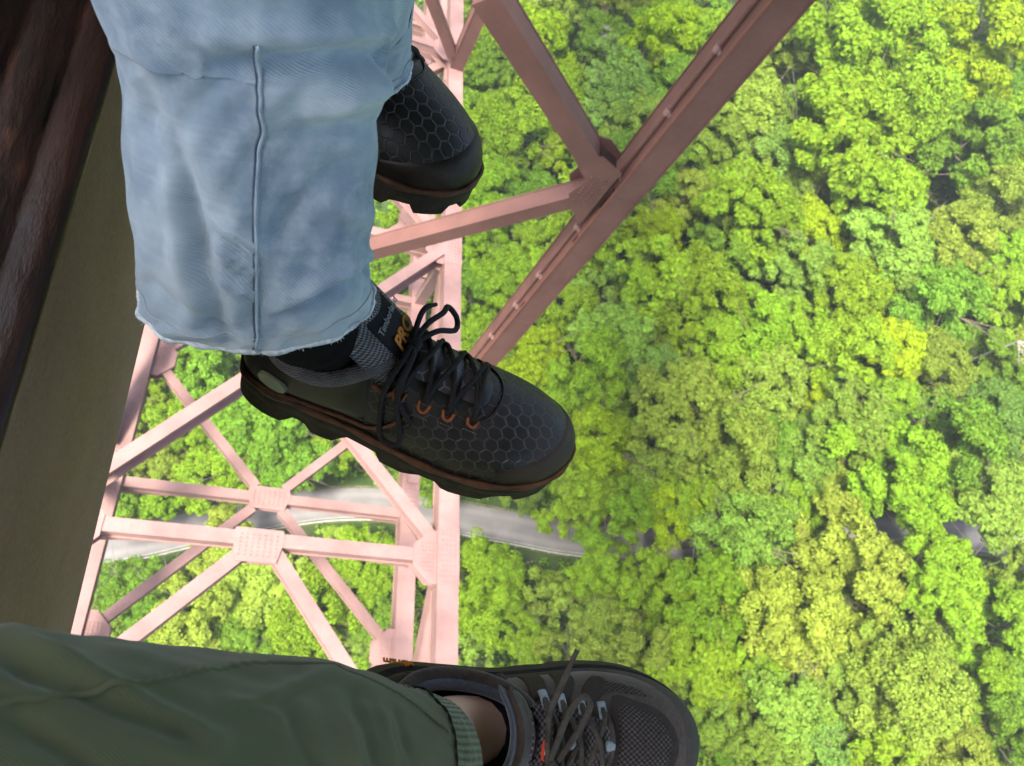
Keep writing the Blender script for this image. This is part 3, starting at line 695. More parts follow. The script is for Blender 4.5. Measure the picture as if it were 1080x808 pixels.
# ---------------------------------------------------------------- shoes (built along +x, sole down, metres)
def smooth(a, b, x):
    t_ = min(1, max(0, (x - a)/(b - a))); return t_*t_*(3 - 2*t_)
class Shoe:
    def __init__(s, out, L, top, col_x0, col_x1, col_w, col_z, front_z, mid=.030, pad=0.0, bulge=.003, N=128, T=26):
        s.L = L; s.N = N; s.T = T
        cl_ = [np.array(p, float) for p in out]; n = len(cl_); P = []
        for k in range(N):
            f = k/N*n; i = int(f); f -= i
            a, b, c, d = (cl_[(i + j - 1) % n] for j in range(4))
            P.append(.5*(2*b + (c-a)*f + (2*a-5*b+4*c-d)*f*f + (3*b-a-3*c+d)*f**3))
        s.O = np.array(P)
        s.col_x0, s.col_x1, s.col_w, s.col_z, s.front_z, s.mid, s.top, s.bulge = col_x0, col_x1, col_w, col_z, front_z, mid, top, bulge
        s.grid = np.array([[s.pt(k, j/T) for k in range(N)] for j in range(T + 1)])
        V = [tuple(p) for row in s.grid for p in row]; FF = []
        for j in range(T):
            for k in range(N): FF.append((j*N + k, j*N + (k+1) % N, (j+1)*N + (k+1) % N, (j+1)*N + k))
        s.V = V; s.FF = FF
        s.bvh = BVHTree.FromPolygons([Vector(v) for v in V], FF)
    def spring(s, x): return .016*max(0, (x - .68*s.L)/(.32*s.L))**2
    def collar(s, x, y):
        q = x/s.L; g = q/.30*.80 if q < .30 else .80 + .20*(1 - (1 - (q - .30)/.70)**2)
        g = min(1, max(0, g)); xc = s.col_x0 + (s.col_x1 - s.col_x0)*g
        yy = s.col_w*math.sqrt(max(0, 1 - abs(2*g - 1)**2.6)); sg = 1 if y >= 0 else -1
        if q > .93: yy *= min(1, abs(y)/.02)
        z = s.col_z + (s.front_z - s.col_z)*smooth(.45, 1, g) + .012*(1 - smooth(0, .22, g)); return np.array([xc, sg*yy, z])
    def pt(s, k, t_):
        x, y = s.O[k % s.N]; S0 = np.array([x, y, s.mid + s.spring(x)]); K = s.collar(x, y)
        q = x/s.L; h = s.top(q); dirn = np.array([x - .5*s.L, y*2.0, 0]); dirn /= np.linalg.norm(dirn) + 1e-9
        S1 = S0 + dirn*s.bulge + np.array([0, 0, h])
        fr = smooth(.35, .95, q)
        S2 = K + (S0 - K)*np.array([.50, .62, 0]) ; S2[2] = K[2] - (K[2] - S0[2])*(.30 + .22*fr)
        m = 1 - t_
        return m**3*S0 + 3*m*m*t_*S1 + 3*m*t_*t_*S2 + t_**3*K
    def surf(s, k, t_):
        kf = k % s.N; k0 = int(kf); f = kf - k0; return s.pt(k0, t_)*(1-f) + s.pt((k0+1) % s.N, t_)*f
    def down(s, x, y, off=0.0):
        r = s.bvh.ray_cast(Vector((x, y, .5)), Vector((0, 0, -1)))
        if r[0] is None: r = s.bvh.find_nearest(Vector((x, y, .05)))
        nrm = r[1] if r[1].z > 0 else -r[1]
        return r[0] + nrm*off
    def uv(s, p):
        zc = s.down(min(max(p[0], s.col_x1 + .004), s.L*.97), 0.0).z
        sg = 1 if p[1] >= 0 else -1
        return (p[0], sg*(abs(p[1]) + max(0, zc - p[2])*.75))
    def mesh(s, name, V, FF, mat, parent, M, uvs=None, sm=True):
        me = bpy.data.meshes.new(name); me.from_pydata([tuple(v) for v in V], [], FF)
        ul = me.uv_layers.new(name='UVMap'); uvs = uvs or [s.uv(v) for v in V]
        for lp in me.loops: ul.data[lp.index].uv = uvs[lp.vertex_index]
        me.transform(M)
        if M.to_3x3().determinant() < 0: me.flip_normals()
        return link(name, me, mat, parent, sm)
    def patch(s, name, k0, k1, t0, t1, off, mat, parent, M, nk=40, nt=14, edge=None, wave=None):
        V = []; FF = []
        for j in range(nt+1):
            for i in range(nk+1):
                fk = i/nk; ft = j/nt; a0 = t0(fk) if callable(t0) else t0; a1 = t1(fk) if callable(t1) else t1
                k = k0 + (k1-k0)*fk; tt = a0 + (a1-a0)*ft
                p = s.surf(k, tt); e = 1e-2
                n = np.cross(s.surf(k+.5, tt) - s.surf(k-.5, tt), s.surf(k, min(1, tt+e)) - s.surf(k, max(0, tt-e))); n /= np.linalg.norm(n) + 1e-12
                if n @ (p - np.array([p[0]*.8 + .03, 0, .03])) < 0: n = -n
                ed = min(fk, 1-fk)*nk*.6; ed2 = min(ft, 1-ft)*nt*.6; o = off*min(1, .0 + min(ed, ed2)) + (-.0012 if min(fk, 1-fk, ft, 1-ft) < 1e-6 else 0)
                if wave: o += wave(fk, ft)
                V.append(p + n*o)
        for j in range(nt):
            for i in range(nk): FF.append((j*(nk+1)+i, j*(nk+1)+i+1, (j+1)*(nk+1)+i+1, (j+1)*(nk+1)+i))
        return s.mesh(name, V, FF, mat, parent, M)
    def top_patch(s, name, loop, off, mat, parent, M, n=26, dome=0.0):      # patch seen from above, outline in x,y
        lp = [np.array(p, float) for p in loop]; m = len(lp); c = sum(lp)/m; out = []
        for k in range(64):
            f = k/64*m; i = int(f); f -= i; a, b, cc_, d = (lp[(i+j-1) % m] for j in range(4))
            out.append(.5*(2*b + (cc_-a)*f + (2*a-5*b+4*cc_-d)*f*f + (3*b-a-3*cc_+d)*f**3))
        V = [s.down(c[0], c[1], off + dome)]; FF = []; nr = 9
        for r_ in range(1, nr+1):
            for q in out:
                g = r_/nr; p = c + (q-c)*g; o = off + dome*(1 - g*g); o = o if g < .95 else (-.0010 if r_ == nr else o)
                V.append(s.down(p[0], p[1], o))
        for k in range(64): FF.append((0, 1+k, 1+(k+1) % 64))
        for r_ in range(nr-1):
            for k in range(64): a = 1 + r_*64; FF.append((a+k, a+64+k, a+64+(k+1) % 64, a+(k+1) % 64))
        return s.mesh(name, V, FF, mat, parent, M)
    def tube(s, name, pts, r, mat, parent, M, n=8, flat=1.0, res=0, up=Vector((0, 0, 1))):
        if res: pts = catmull([tuple(p) for p in pts], res)
        bm = bmesh.new(); bm_tube(bm, [Vector(p) for p in pts], r, n, True, flat, up); bm.transform(M); return bmobj(name, bm, mat, parent, True)
    def drape(s, xy, off, res=24):
        P = catmull([(a, b, 0) for a, b in xy], res); return [s.down(p[0], p[1], off) for p in P]
    def upper(s, mat, parent, M, name='upper'):
        return s.mesh(name, s.V, s.FF, mat, parent, M)
    def sole(s, mat, parent, M, lug, top_extra=.002, flare=.004, zb=0.0, name='sole'):
        V = []; N = s.N; rows = [(0, s.mid + top_extra, .0005), (1, s.mid + top_extra, flare*.7), (2, s.mid*.62, flare), (3, s.mid*.35, flare*.8), (4, 'b', flare*.9), (5, 'b', -.010), (6, .008, -.016)]
        for ri, z, o in rows:
            for k in range(N):
                a = s.O[(k+1) % N] - s.O[(k-1) % N]; n = np.array([a[1], -a[0]]); n /= np.linalg.norm(n)
                if n @ (s.O[k] - np.array([.15, 0])) < 0 and abs(n[1]) > .3: n = n if n[1]*s.O[k][1] > 0 else -n
                if s.O[k][0] < .02 and n[0] > 0: n = -n
                if s.O[k][0] > s.L*.95 and n[0] < 0: n = -n
                p = s.O[k] + n*o; zz = lug(k/N, s.O[k][0]/s.L) if z == 'b' else z
                V.append((p[0], p[1], zz + s.spring(s.O[k][0])*(1 if z != 'b' else 1.1)))
        FF = [((r_)*N + k, r_*N + (k+1) % N, (r_+1)*N + (k+1) % N, (r_+1)*N + k) for r_ in range(6) for k in range(N)]
        FF.append(tuple(6*N + k for k in range(N))); FF.append(tuple(k for k in range(N))[::-1])
        me = s.mesh(name, V, FF, mat, parent, M, [(v[0], v[1]) for v in V], sm=False); return me
    def kx(s, x, side):                      # loop index where outline crosses x on a side
        ks = [k for k in range(s.N) if s.O[k][1]*side >= 0]; return min(ks, key=lambda k: abs(s.O[k][0] - x))
def text_mesh(name, body, size, M, mat, parent, ext=.0003, shear=0, bold=False):
    cu_ = bpy.data.curves.new(name, 'FONT'); cu_.body = body; cu_.size = size; cu_.extrude = ext; cu_.align_x = 'CENTER'; cu_.align_y = 'CENTER'; cu_.shear = shear
    if bold: cu_.offset = size*.035
    cu_.resolution_u = 4
    o = bpy.data.objects.new(name, cu_); col.objects.link(o); dg = bpy.context.evaluated_depsgraph_get(); dg.update()
    me = bpy.data.meshes.new_from_object(o.evaluated_get(dg)); bpy.data.objects.remove(o); bpy.data.curves.remove(cu_)
    me.transform(M); return link(name, me, mat, parent)
def axes(o, x, y, z): return Matrix(((x[0], y[0], z[0], o[0]), (x[1], y[1], z[1], o[1]), (x[2], y[2], z[2], o[2]), (0, 0, 0, 1)))

def work_shoe(person, M, full=True):
    """black hexagon-textured work shoe; medial side is +y (a right shoe)"""
    out = [(0, .002), (.006, .022), (.030, .034), (.065, .036), (.110, .034), (.150, .040), (.195, .051), (.240, .055), (.280, .047), (.308, .027), (.317, .004), (.311, -.020), (.290, -.041), (.255, -.053), (.205, -.056), (.155, -.050), (.110, -.042), (.065, -.038), (.030, -.035), (.006, -.022)]
    L = .317
    s = Shoe(out, L, lambda q: .030 + .024*smooth(.55, .95, q) + .012*(1 - smooth(0, .3, q)), .016, .128, .040, .083, .118, mid=.026, bulge=.006)
    root = empty('shoe'); root.parent = person
    def lug(f, q):
        w_ = math.sin(f*2*math.pi*13)
        z = -.003 + .0105*smooth(.1, .6, w_)
        if q < .46: z = .012 - .022*(1 - smooth(.30, .36, q)) + (.014*smooth(.15, .18, q)*(1 - smooth(.21, .25, q)))
        return z
    s.sole(SOLE, root, M, lug)
    # welt: orange brown band round the top of the sole
    pts = [np.array([*(s.O[k % s.N]), s.mid + .0015 + s.spring(s.O[k % s.N][0])]) for k in range(s.N + 1)]
    for p in pts: r_ = math.hypot(p[0] - .16, p[1]*2.4); p[0] += .003*(p[0] - .16)/r_; p[1] += .004*p[1]*2.4/r_
    s.tube('welt', pts, [.0030 + .0008*math.sin(i*.9) for i in range(len(pts))], ORNB, root, M, 6)
    s.upper(HEX, root, M)
    kt0, kt1 = s.kx(.248, 1), s.kx(.248, -1)
    s.patch('toe_bumper', kt0, kt1, -.02, lambda f: .12 + .13*math.sin(math.pi*f)**.7 + .08*f, .0014, SCUFF, root, M, 60, 12)
    # heel panel, smooth black, ends in an orange piping that climbs to the laces
    for sd in (1, -1):
        kh = s.kx(.128, sd); k0 = (0 if sd > 0 else s.N)
        s.patch('heel_panel', k0, kh, lambda f: .03 + .16*f*f, lambda f: .93, .0016, LEATH, root, M, 36, 14)
        pp = [Vector(s.surf(k0 + (kh-k0)*f, .03 + .16*f*f)) for f in np.linspace(.25, 1, 10)] + [Vector(s.surf(kh + (s.kx(.175, sd)-kh)*f, .19 + .42*f)) for f in (.4, .8, 1.0)]
        pp = [p + (p - Vector((p.x, 0, .04))).normalized()*.0018 for p in pp]
        s.tube('piping', pp, .0019, ORNB, root, M, 6, res=40)
    bm = bmesh.new(); kr = s.kx(.034, -1); c = Vector(s.surf(kr, .30)); e1 = Vector(s.surf(kr-5, .24)) - Vector(s.surf(kr+5, .36)); e1.normalize(); nn = Vector((-.35, -1, .25)).normalized(); e2 = nn.cross(e1).normalized(); nn = e1.cross(e2); nn = nn if nn.y < 0 else -nn
    ring = [bm.verts.new(c + nn*.0052 + e1*.014*math.cos(a) + e2*.0065*math.sin(a)) for a in np.linspace(0, 2*math.pi, 24, endpoint=False)]; ring2 = [bm.verts.new(v.co - nn*.006) for v in ring]
    bm.faces.new(ring)
    for i in range(24): bm.faces.new((ring[i], ring[(i+1) % 24], ring2[(i+1) % 24], ring2[i]))
    bm.transform(M); bmobj('reflector', bm, REFL, root)
    # padded knit collar
    cp = []; 
    for k in range(s.N + 1):
        p = s.pt(k, 1.0); cp.append(Vector(p))
    ksel = [k for k in range(s.N) if s.O[k][0] < .215]; ksel.sort(key=lambda k: (k + s.N//2) % s.N)
    cpp = [Vector(s.pt(k, .985)) + Vector((0, 0, -.001)) for k in ksel]
    bm = bmesh.new(); bm_tube(bm, cpp, .0078, 12, True, 1.0, Vector((0, 0, 1))); me = bpy.data.meshes.new('padded_collar'); bm.to_mesh(me); bm.free()
    ul = me.uv_layers.new(name='UVMap')
    for lp in me.loops:
        q = me.vertices[lp.vertex_index].co; ul.data[lp.index].uv = (q.x*1.0 + q.y*.2, q.z + q.y*.9)
    me.transform(M); link('padded_collar', me, GREYKNIT, root, True)
    # dark lining closing the opening under the sock
    V = [tuple(s.pt(k, 1.0) - np.array([0, 0, .006])) for k in range(s.N)]; s.mesh('lining', V, [tuple(range(s.N))], INNER, root, M, [(0, 0)]*s.N)
    # tongue: throat bulges and the tall padded tongue top
    s.top_patch('tongue', [(.122, .027), (.150, .029), (.188, .027), (.217, .015), (.222, 0), (.217, -.017), (.188, -.029), (.150, -.031), (.122, -.029), (.112, 0)], .0012, LEATH, root, M, dome=.002)
    for x, w_ in ((.153, .020), (.177, .020), (.199, .018)):
        s.top_patch('tongue_pad', [(x-.0095, w_), (x, w_*1.12), (x+.0095, w_*.9), (x+.011, 0), (x+.0095, -w_*.95), (x, -w_*1.15), (x-.0095, -w_), (x-.0105, 0)], .0030, HEXT, root, M, dome=.0042)
    # tongue top: curved padded shield leaning back towards the shin
    def shield(name, y0, y1, z0, z1, th, mat, push=0.0, ny_=26, nz_=14):
        V = []; FF = []; UVs = []
        for side in (0, 1):
            for j in range(nz_+1):
                for i in range(ny_+1):
                    y = y0 + (y1-y0)*i/ny_; f = j/nz_; z = z0 + (z1-z0)*f; yn = y/.041
                    top = 1 - .22*abs(yn)**2.5 if z1 > .04 else 1
                    z = z*top
                    x = .143 - 1.2*z - .036*yn*yn + .003*math.sin(f*math.pi)
                    eg = min(i, ny_-i)/3; eg = min(1, eg, (min(j, nz_-j))/2); t2 = th*math.sqrt(max(0, eg))*.5 + .0003
                    q_ = (t2 + push) if side == 0 else (-t2 + push); V.append((x + q_*.72, y, .106 + z + q_*.69)); UVs.append((y, z))
        n1_ = (ny_+1)*(nz_+1)
        for sd in (0, 1):
            for j in range(nz_):
                for i in range(ny_): FF.append(tuple(sd*n1_ + q for q in (j*(ny_+1)+i, j*(ny_+1)+i+1, (j+1)*(ny_+1)+i+1, (j+1)*(ny_+1)+i)))
        bd = [i for i in range(ny_+1)] + [j*(ny_+1)+ny_ for j in range(1, nz_+1)] + [nz_*(ny_+1)+i for i in range(ny_-1, -1, -1)] + [j*(ny_+1) for j in range(nz_-1, 0, -1)]
        for a, b in zip(bd, bd[1:] + bd[:1]): FF.append((a, b, n1_+b, n1_+a))
        return s.mesh(name, V, FF, mat, root, M, UVs)
    def sp(y, z):                                        # front face of the shield
        yn = y/.041; zz = z*(1 - .22*abs(yn)**2.5); return Vector((.143 - 1.2*zz - .036*yn*yn + .0048, y, .106 + zz + .0045))
    shield('tongue_top', -.038, .038, -.010, .050, .010, GREYKNIT)
    shield('label', -.0235, .0235, .000, .043, .010, BLKLBL, .0012)
    s.tube('tongue_edge', [sp(y, .0505) - Vector((.004, 0, .003)) for y in np.linspace(-.0385, .0385, 21)], .0026, ORNG, root, M, 8)
    def lblM(z, flip=1):
        o_ = sp(0, z) + Vector((.0014, 0, .0014)); zz = Vector((1, 0, 1.2)).normalized(); y_ = Vector((-1.2, 0, 1)).normalized(); x_ = y_.cross(zz)
        return M @ axes(o_, x_, y_, zz)
    if M.to_3x3().determinant() > 0:
        text_mesh('lettering', 'Timberland', .0094, lblM(.0325), GRLOGO, root)
        text_mesh('lettering', 'PRO', .0175, lblM(.0185), ORLOGO, root, shear=.2, bold=True)
    # eyelet loops, stitching and laces
    ex = [.141, .164, .187, .210]; eyL = [( x, .0325 - .10*max(0, x-.17)) for x in ex]; eyR = [(x, -.0335 + .10*max(0, x-.17)) for x in ex]
    for (x, y) in eyL + eyR:
        sg = 1 if y > 0 else -1
        s.tube('eyelet_loop', s.drape([(x-.005, y+sg*.0008), (x-.003, y+sg*.0055), (x+.003, y+sg*.0060), (x+.0055, y+sg*.0005)], .0012, 10), .0014, ORNG, root, M, 6)
    bm = bmesh.new()
    for (x, y) in eyL + eyR:
        sg = 1 if y > 0 else -1
        for q in range(6):
            a = s.down(x - .006 + q*.0024, y + sg*.0095, .0006); b2 = s.down(x - .0048 + q*.0024, y + sg*.0095, .0006); bm_tube(bm, [a, b2], .00045, 5)
    bm.transform(M); bmobj('stitching', bm, simple('grey_stitching', (.16, .15, .14), .9, .1), root)
    def lace(pts, r=.0024, res=40): s.tube('lace', pts, r, BLACKLACE, root, M, 8, 1.0, res)
    for i in range(4):
        a, b2 = eyR[i], eyL[i]
        if i == 0 or True:
            lace([s.down(a[0], a[1], .001), s.down(a[0]-.002, a[1]*.6, .0075), s.down(a[0]-.004, 0, .0095), s.down(b2[0]-.002, b2[1]*.6, .0075), s.down(b2[0], b2[1], .001)] if i in (3,) else
                 [s.down(a[0], a[1], .001), s.down(a[0]+.002, a[1]*.6, .0078), s.down((ex[i]+ex[min(3, i+1)])/2, 0, .0098), s.down(ex[min(3, i+1)]-.004, b2[1]*.65, .0075), s.down(ex[min(3, i+1)]-.001, eyL[min(3, i+1)][1], .001)])
        if i < 3:
            lace([s.down(eyL[i][0], eyL[i][1], .001), s.down(ex[i]+.003, eyL[i][1]*.6, .0068), s.down((ex[i]+ex[i+1])/2+.001, 0, .0080), s.down(ex[i+1]-.003, eyR[i+1][1]*.65, .0068), s.down(*eyR[i+1], .001)])
    kx_, kz = .137, s.down(.137, 0, .011).z
    K0 = Vector((kx_, -.004, kz))
    lace([s.down(*eyL[0], .001), Vector((.136, .014, kz - .002)), K0], .0025); lace([s.down(*eyR[0], .001), Vector((.134, -.018, kz - .003)), K0], .0025)
    bm = bmesh.new(); bm_tube(bm, [K0 + Vector((.002, -.009, -.001)), K0 + Vector((.003, 0, .003)), K0 + Vector((0, .009, 0))], [.0034, .0056, .0034], 10); bm_tube(bm, [K0 + Vector((.006, -.002, -.001)), K0 + Vector((0, 0, .004)), K0 + Vector((-.005, .002, 0))], [.003, .0045, .003], 10)
    bm.transform(M); bmobj('knot', bm, BLACKLACE, root, True)
    S = .0026
    # loop and end on the medial side stand up, loop and end on the lateral side hang down over the quarter
    lace([K0, K0 + Vector((.006, .018, .010)), K0 + Vector((.016, .037, .009)), K0 + Vector((.019, .050, .004)), K0 + Vector((.030, .050, -.006)), K0 + Vector((.032, .036, -.006)), K0 + Vector((.017, .020, .004)), K0 + Vector((.003, .004, .002))], S, 60)
    lace([K0, K0 + Vector((-.002, .016, .012)), K0 + Vector((.000, .030, .015)), K0 + Vector((.008, .041, .012))], [.0025]*25 + [.0019]*6, 30)
    lace([K0, K0 + Vector((-.002, -.016, .003)), s.down(.128, -.036, .006), s.down(.139, -.049, .004), s.down(.155, -.056, .0035) + Vector((0, -.004, 0)), s.down(.152, -.048, .005), s.down(.140, -.037, .008), K0 + Vector((.004, -.010, .002))], S, 60)
    lace([K0, K0 + Vector((.003, -.016, .003)), s.down(.137, -.034, .007), s.down(.150, -.042, .006), s.down(.160, -.046, .005)], [.0025]*27 + [.0019]*4, 30)
    # hang tag stitching in orange where the quarter meets the eyestay
    s.tube('piping', s.drape([(.118, -.036), (.130, -.038), (.139, -.035)], .0022, 12), .0026, ORNB, root, M, 6)
    # crease line across the vamp
    s.tube('vamp_seam', s.drape([(.200, .036), (.222, .024), (.230, .002), (.224, -.022), (.204, -.038)], .0008, 24), .0011, LEATH, root, M, 6)
    return s, root

def hiking_shoe(person, M):
    """brown-grey trail shoe, a left shoe: lateral side is +y"""
    out = [(0, 0), (.006, .024), (.030, .036), (.070, .038), (.115, .039), (.160, .046), (.205, .054), (.250, .054), (.285, .043), (.306, .024), (.312, .000), (.306, -.024), (.284, -.042), (.245, -.051), (.200, -.050), (.155, -.040), (.115, -.034), (.070, -.036), (.030, -.035), (.006, -.023)]
    L = .312
    s = Shoe(out, L, lambda q: .026 + .022*smooth(.55, .95, q) + .012*(1 - smooth(0, .3, q)), .012, .122, .040, .078, .108, mid=.030, bulge=.006)
    root = empty('shoe'); root.parent = person
    def lug(f, q): return -.002 + .010*smooth(.2, .5, math.sin(f*2*math.pi*24))
    s.sole(HSOLE, root, M, lug, flare=.0095)
    s.upper(HSU, root, M)
    # toe rand: wide rubber band wrapping the toe and running back along both sides
    k0, k1 = s.kx(.085, 1), s.kx(.12, -1)
    s.patch('toe_rand', k0, k1, -.03, lambda f: .13 + .20*math.exp(-((f-.52)/.26)**2), .0026, RAND, root, M, 90, 12)
    # mesh toe panel and its dark frame
    s.top_patch('toe_frame', [(.206, .038), (.235, .037), (.262, .029), (.280, .010), (.280, -.012), (.262, -.030), (.236, -.038), (.206, -.038), (.203, 0)], .0008, HSU2, root, M)
    s.top_patch('toe_mesh', [(.213, .031), (.236, .031), (.258, .023), (.272, .008), (.272, -.010), (.258, -.025), (.236, -.032), (.213, -.032), (.211, 0)], .0014, BROWNMESH, root, M, dome=.002)
    for sd in (1, -1):
        s.top_patch('side_mesh', [(.196, .0395*sd), (.214, .040*sd), (.238, .039*sd), (.250, .0385*sd), (.240, .0440*sd), (.214, .0475*sd), (.190, .047*sd), (.186, .043*sd)], .0012, BROWNMESH, root, M)
        for x0, x1 in ((.176, .200), (.150, .168), (.124, .142)):        # overlay straps from the sole up to each lace loop
            y_in = .029; s.top_patch('overlay_strap', [(x0, y_in*sd), (x0+.012, y_in*sd), (x1+.004, .041*sd), (x1+.008, .050*sd), (x1-.006, .050*sd), (x0+.004, .040*sd)], .0020, HSU2, root, M)
        for fr in (.0, .35, .7):
            kk = [s.kx(x, sd) for x in (.10, .07, .04)]
            s.tube('stitched_rib', [Vector(s.surf(s.kx(x, sd), .30 + fr*.45 + .05*i)) + Vector((0, .0016*sd, 0)) for i, x in enumerate((.115, .085, .055, .028))], .0012, HSU2, root, M, 6, res=20)
        s.patch('heel_counter', 0 if sd > 0 else s.N, s.kx(.060, sd), .20, lambda f: .80 - .25*f, .0018, HSU2, root, M, 24, 12)
    # collar: thick slate lining, dark inside
    ksel = [k for k in range(s.N) if s.O[k][0] < .20]; ksel.sort(key=lambda k: (k + s.N//2) % s.N)
    s.tube('collar', [Vector(s.pt(k, .97)) for k in ksel], .0075, HSU, root, M, 12)
    s.tube('collar_lining', [Vector(s.pt(k, .99)) * 1.0 + Vector((0, -.0050*(1 if s.O[k][1] > 0 else -1)*min(1, abs(s.O[k][1])/.02), .0022)) for k in ksel], .0058, LINING, root, M, 10)
    V = [tuple(s.pt(k, 1.0) - np.array([0, 0, .010])) for k in range(s.N)]; s.mesh('lining', V, [tuple(range(s.N))], INNER, root, M, [(0, 0)]*s.N)
    # tongue
    s.top_patch('tongue', [(.112, .026), (.150, .024), (.185, .021), (.203, .012), (.206, 0), (.203, -.012), (.185, -.022), (.150, -.026), (.112, -.028), (.108, 0)], .0030, TONGMESH, root, M, dome=.005)
    s.top_patch('tongue_patch', [(.142, .014), (.156, .016), (.170, .011), (.174, 0), (.170, -.011), (.156, -.016), (.142, -.014), (.138, 0)], .0075, HSU2, root, M, dome=.002)
    def tshield(name, w_, z0, z1, th, mat, push, xo=0):
        V = []; FF = []; UVs = []; a_, b_ = 28, 12
        for side in (0, 1):
            for j in range(b_+1):
                for i in range(a_+1):
                    yn = -1 + 2*i/a_; f = j/b_; z = (z0 + (z1-z0)*f)*(1 - .25*abs(yn)**2.4); x = .122 + xo - .45*z - .016*yn*yn*(w_/.036)**2
                    eg = min(1, min(i, a_-i)/3, min(j, b_-j)/2); t2 = th*math.sqrt(max(0, eg))*.5 + .0003
                    V.append((x + (t2 if side == 0 else -t2) + push, yn*w_, .100 + z + push*.3)); UVs.append((yn*w_, z))
        n1_ = (a_+1)*(b_+1)
        for sd in (0, 1):
            for j in range(b_):
                for i in range(a_): FF.append(tuple(sd*n1_ + q for q in (j*(a_+1)+i, j*(a_+1)+i+1, (j+1)*(a_+1)+i+1, (j+1)*(a_+1)+i)))
        bd = [i for i in range(a_+1)] + [j*(a_+1)+a_ for j in range(1, b_+1)] + [b_*(a_+1)+i for i in range(a_-1, -1, -1)] + [j*(a_+1) for j in range(b_-1, 0, -1)]
        for a, b2 in zip(bd, bd[1:] + bd[:1]): FF.append((a, b2, n1_+b2, n1_+a))
        s.mesh(name, V, FF, mat, root, M, UVs)
    tshield('tongue_top', .037, -.010, .034, .014, HSU, .0)
    tshield('tongue_lining', .038, -.006, .036, .007, LINING, -.0075)
    tshield('tongue_mesh', .026, .012, .029, .010, TONGMESH, .0028)
    bm = bmesh.new(); c = Vector((.133, -.006, .109)); n_ = Vector((.8, 0, .6)).normalized(); e1 = Vector((0, 1, 0)); e2 = n_.cross(e1)
    for z_, sc_ in ((0, 1), (.0022, .85)):
        pass
    ra = [bm.verts.new(c + e1*.0085*math.cos(a) + e2*.0032*math.sin(a)) for a in np.linspace(0, 2*math.pi, 20, endpoint=False)]; rb_ = [bm.verts.new(v.co + n_*.0022) for v in ra]; bm.faces.new(rb_)
    for i in range(20): bm.faces.new((ra[i], ra[(i+1) % 20], rb_[(i+1) % 20], rb_[i]))
    bm.transform(M); bmobj('tag', bm, REDTAG, root)
    bm = bmesh.new(); bm_tube(bm, [c + n_*.0026 - e1*.004, c + n_*.0026 + e1*.001], .0012, 6); bm_tube(bm, [c + n_*.0026 - e1*.004 + e2*.001, c + n_*.0026 - e1*.0005 + e2*.0005], .0008, 6); bm.transform(M); bmobj('tag_print', bm, WHTPR, root)
    # webbing lace loops
    ex = [.134, .152, .172, .193]; ey = [.027, .0265, .0255, .024]
    for sd in (1, -1):
        for x, y in zip(ex, ey):
            pts = s.drape([(x, (y+.005)*sd), (x+.0005, y*sd), (x+.001, (y-.007)*sd)], .0052, 8); s.tube('lace_loop', pts, .0040, LOOPB, root, M, 8, .55)
    for x in (.158, .196):
        s.tube('lace_loop', s.drape([(x-.004, -.001), (x+.004, -.001)], .0105, 6), .0042, LOOPB, root, M, 8, .6)
    def lace(pts, r=.0022, res=40): s.tube('lace', pts, r, GREYLACE, root, M, 8, 1.0, res)
    D = s.down
    for i in range(4):
        for sd in (1, -1):
            if i < 3: lace([D(ex[i], ey[i]*sd, .006), D(ex[i]+.004, ey[i]*.5*sd, .0115), D((ex[i]+ex[i+1])/2+.001*sd, 0, .0125 + .001*sd), D(ex[i+1]-.003, -ey[i+1]*.6*sd, .0115), D(ex[i+1], -ey[i+1]*sd, .006)])
    lace([D(ex[3], ey[3], .006), D(ex[3]+.005, ey[3]*.5, .009), D(ex[3]+.006, 0, .0105), D(ex[3]+.005, -ey[3]*.5, .009), D(ex[3], -ey[3], .006)])
    kz = D(.133, 0, .017).z; K0 = Vector((.134, -.016, kz))
    lace([D(ex[0], ey[0], .006), Vector((.133, .012, kz - .002)), K0], .0023); lace([D(ex[0], -ey[0], .006), Vector((.133, -.022, kz - .004)), K0], .0023)
    bm = bmesh.new(); bm_tube(bm, [K0 + Vector((.002, -.008, -.001)), K0 + Vector((.002, 0, .003)), K0 + Vector((0, .008, 0))], [.003, .0052, .003], 10); bm.transform(M); bmobj('knot', bm, GREYLACE, root, True)
    # big loop and the stiff free end that stands out over the lateral edge
    lace([K0, K0 + Vector((.001, .020, .012)), K0 + Vector((.006, .040, .018)), K0 + Vector((.016, .052, .018)), K0 + Vector((.025, .046, .015)), K0 + Vector((.018, .026, .010)), K0 + Vector((.006, .004, .003))], .0026, 60)
    lace([K0, K0 + Vector((-.006, .022, .008)), K0 + Vector((-.008, .040, .014)), K0 + Vector((-.004, .060, .022)), K0 + Vector((.004, .086, .028))], [.0026]*38 + [.0020]*8, 45)
    lace([K0, K0 + Vector((.002, -.020, .002)), D(.150, -.052, .004), D(.158, -.050, .004), K0 + Vector((.006, -.008, .003))], .0026, 40)
    # small orange lettering on the heel tread
    k = s.kx(.030, 1); p = Vector(s.O[k].tolist() + [.014]); 
    text_mesh('lettering', 'vibram', .0100, M @ axes(Vector((.026, .0455, .032)), Vector((-1, .02, 0)).normalized(), Vector((0, -.55, .83)), Vector((0, .83, .55))), ORLOGO, root, .0006, bold=True)
    return s, root

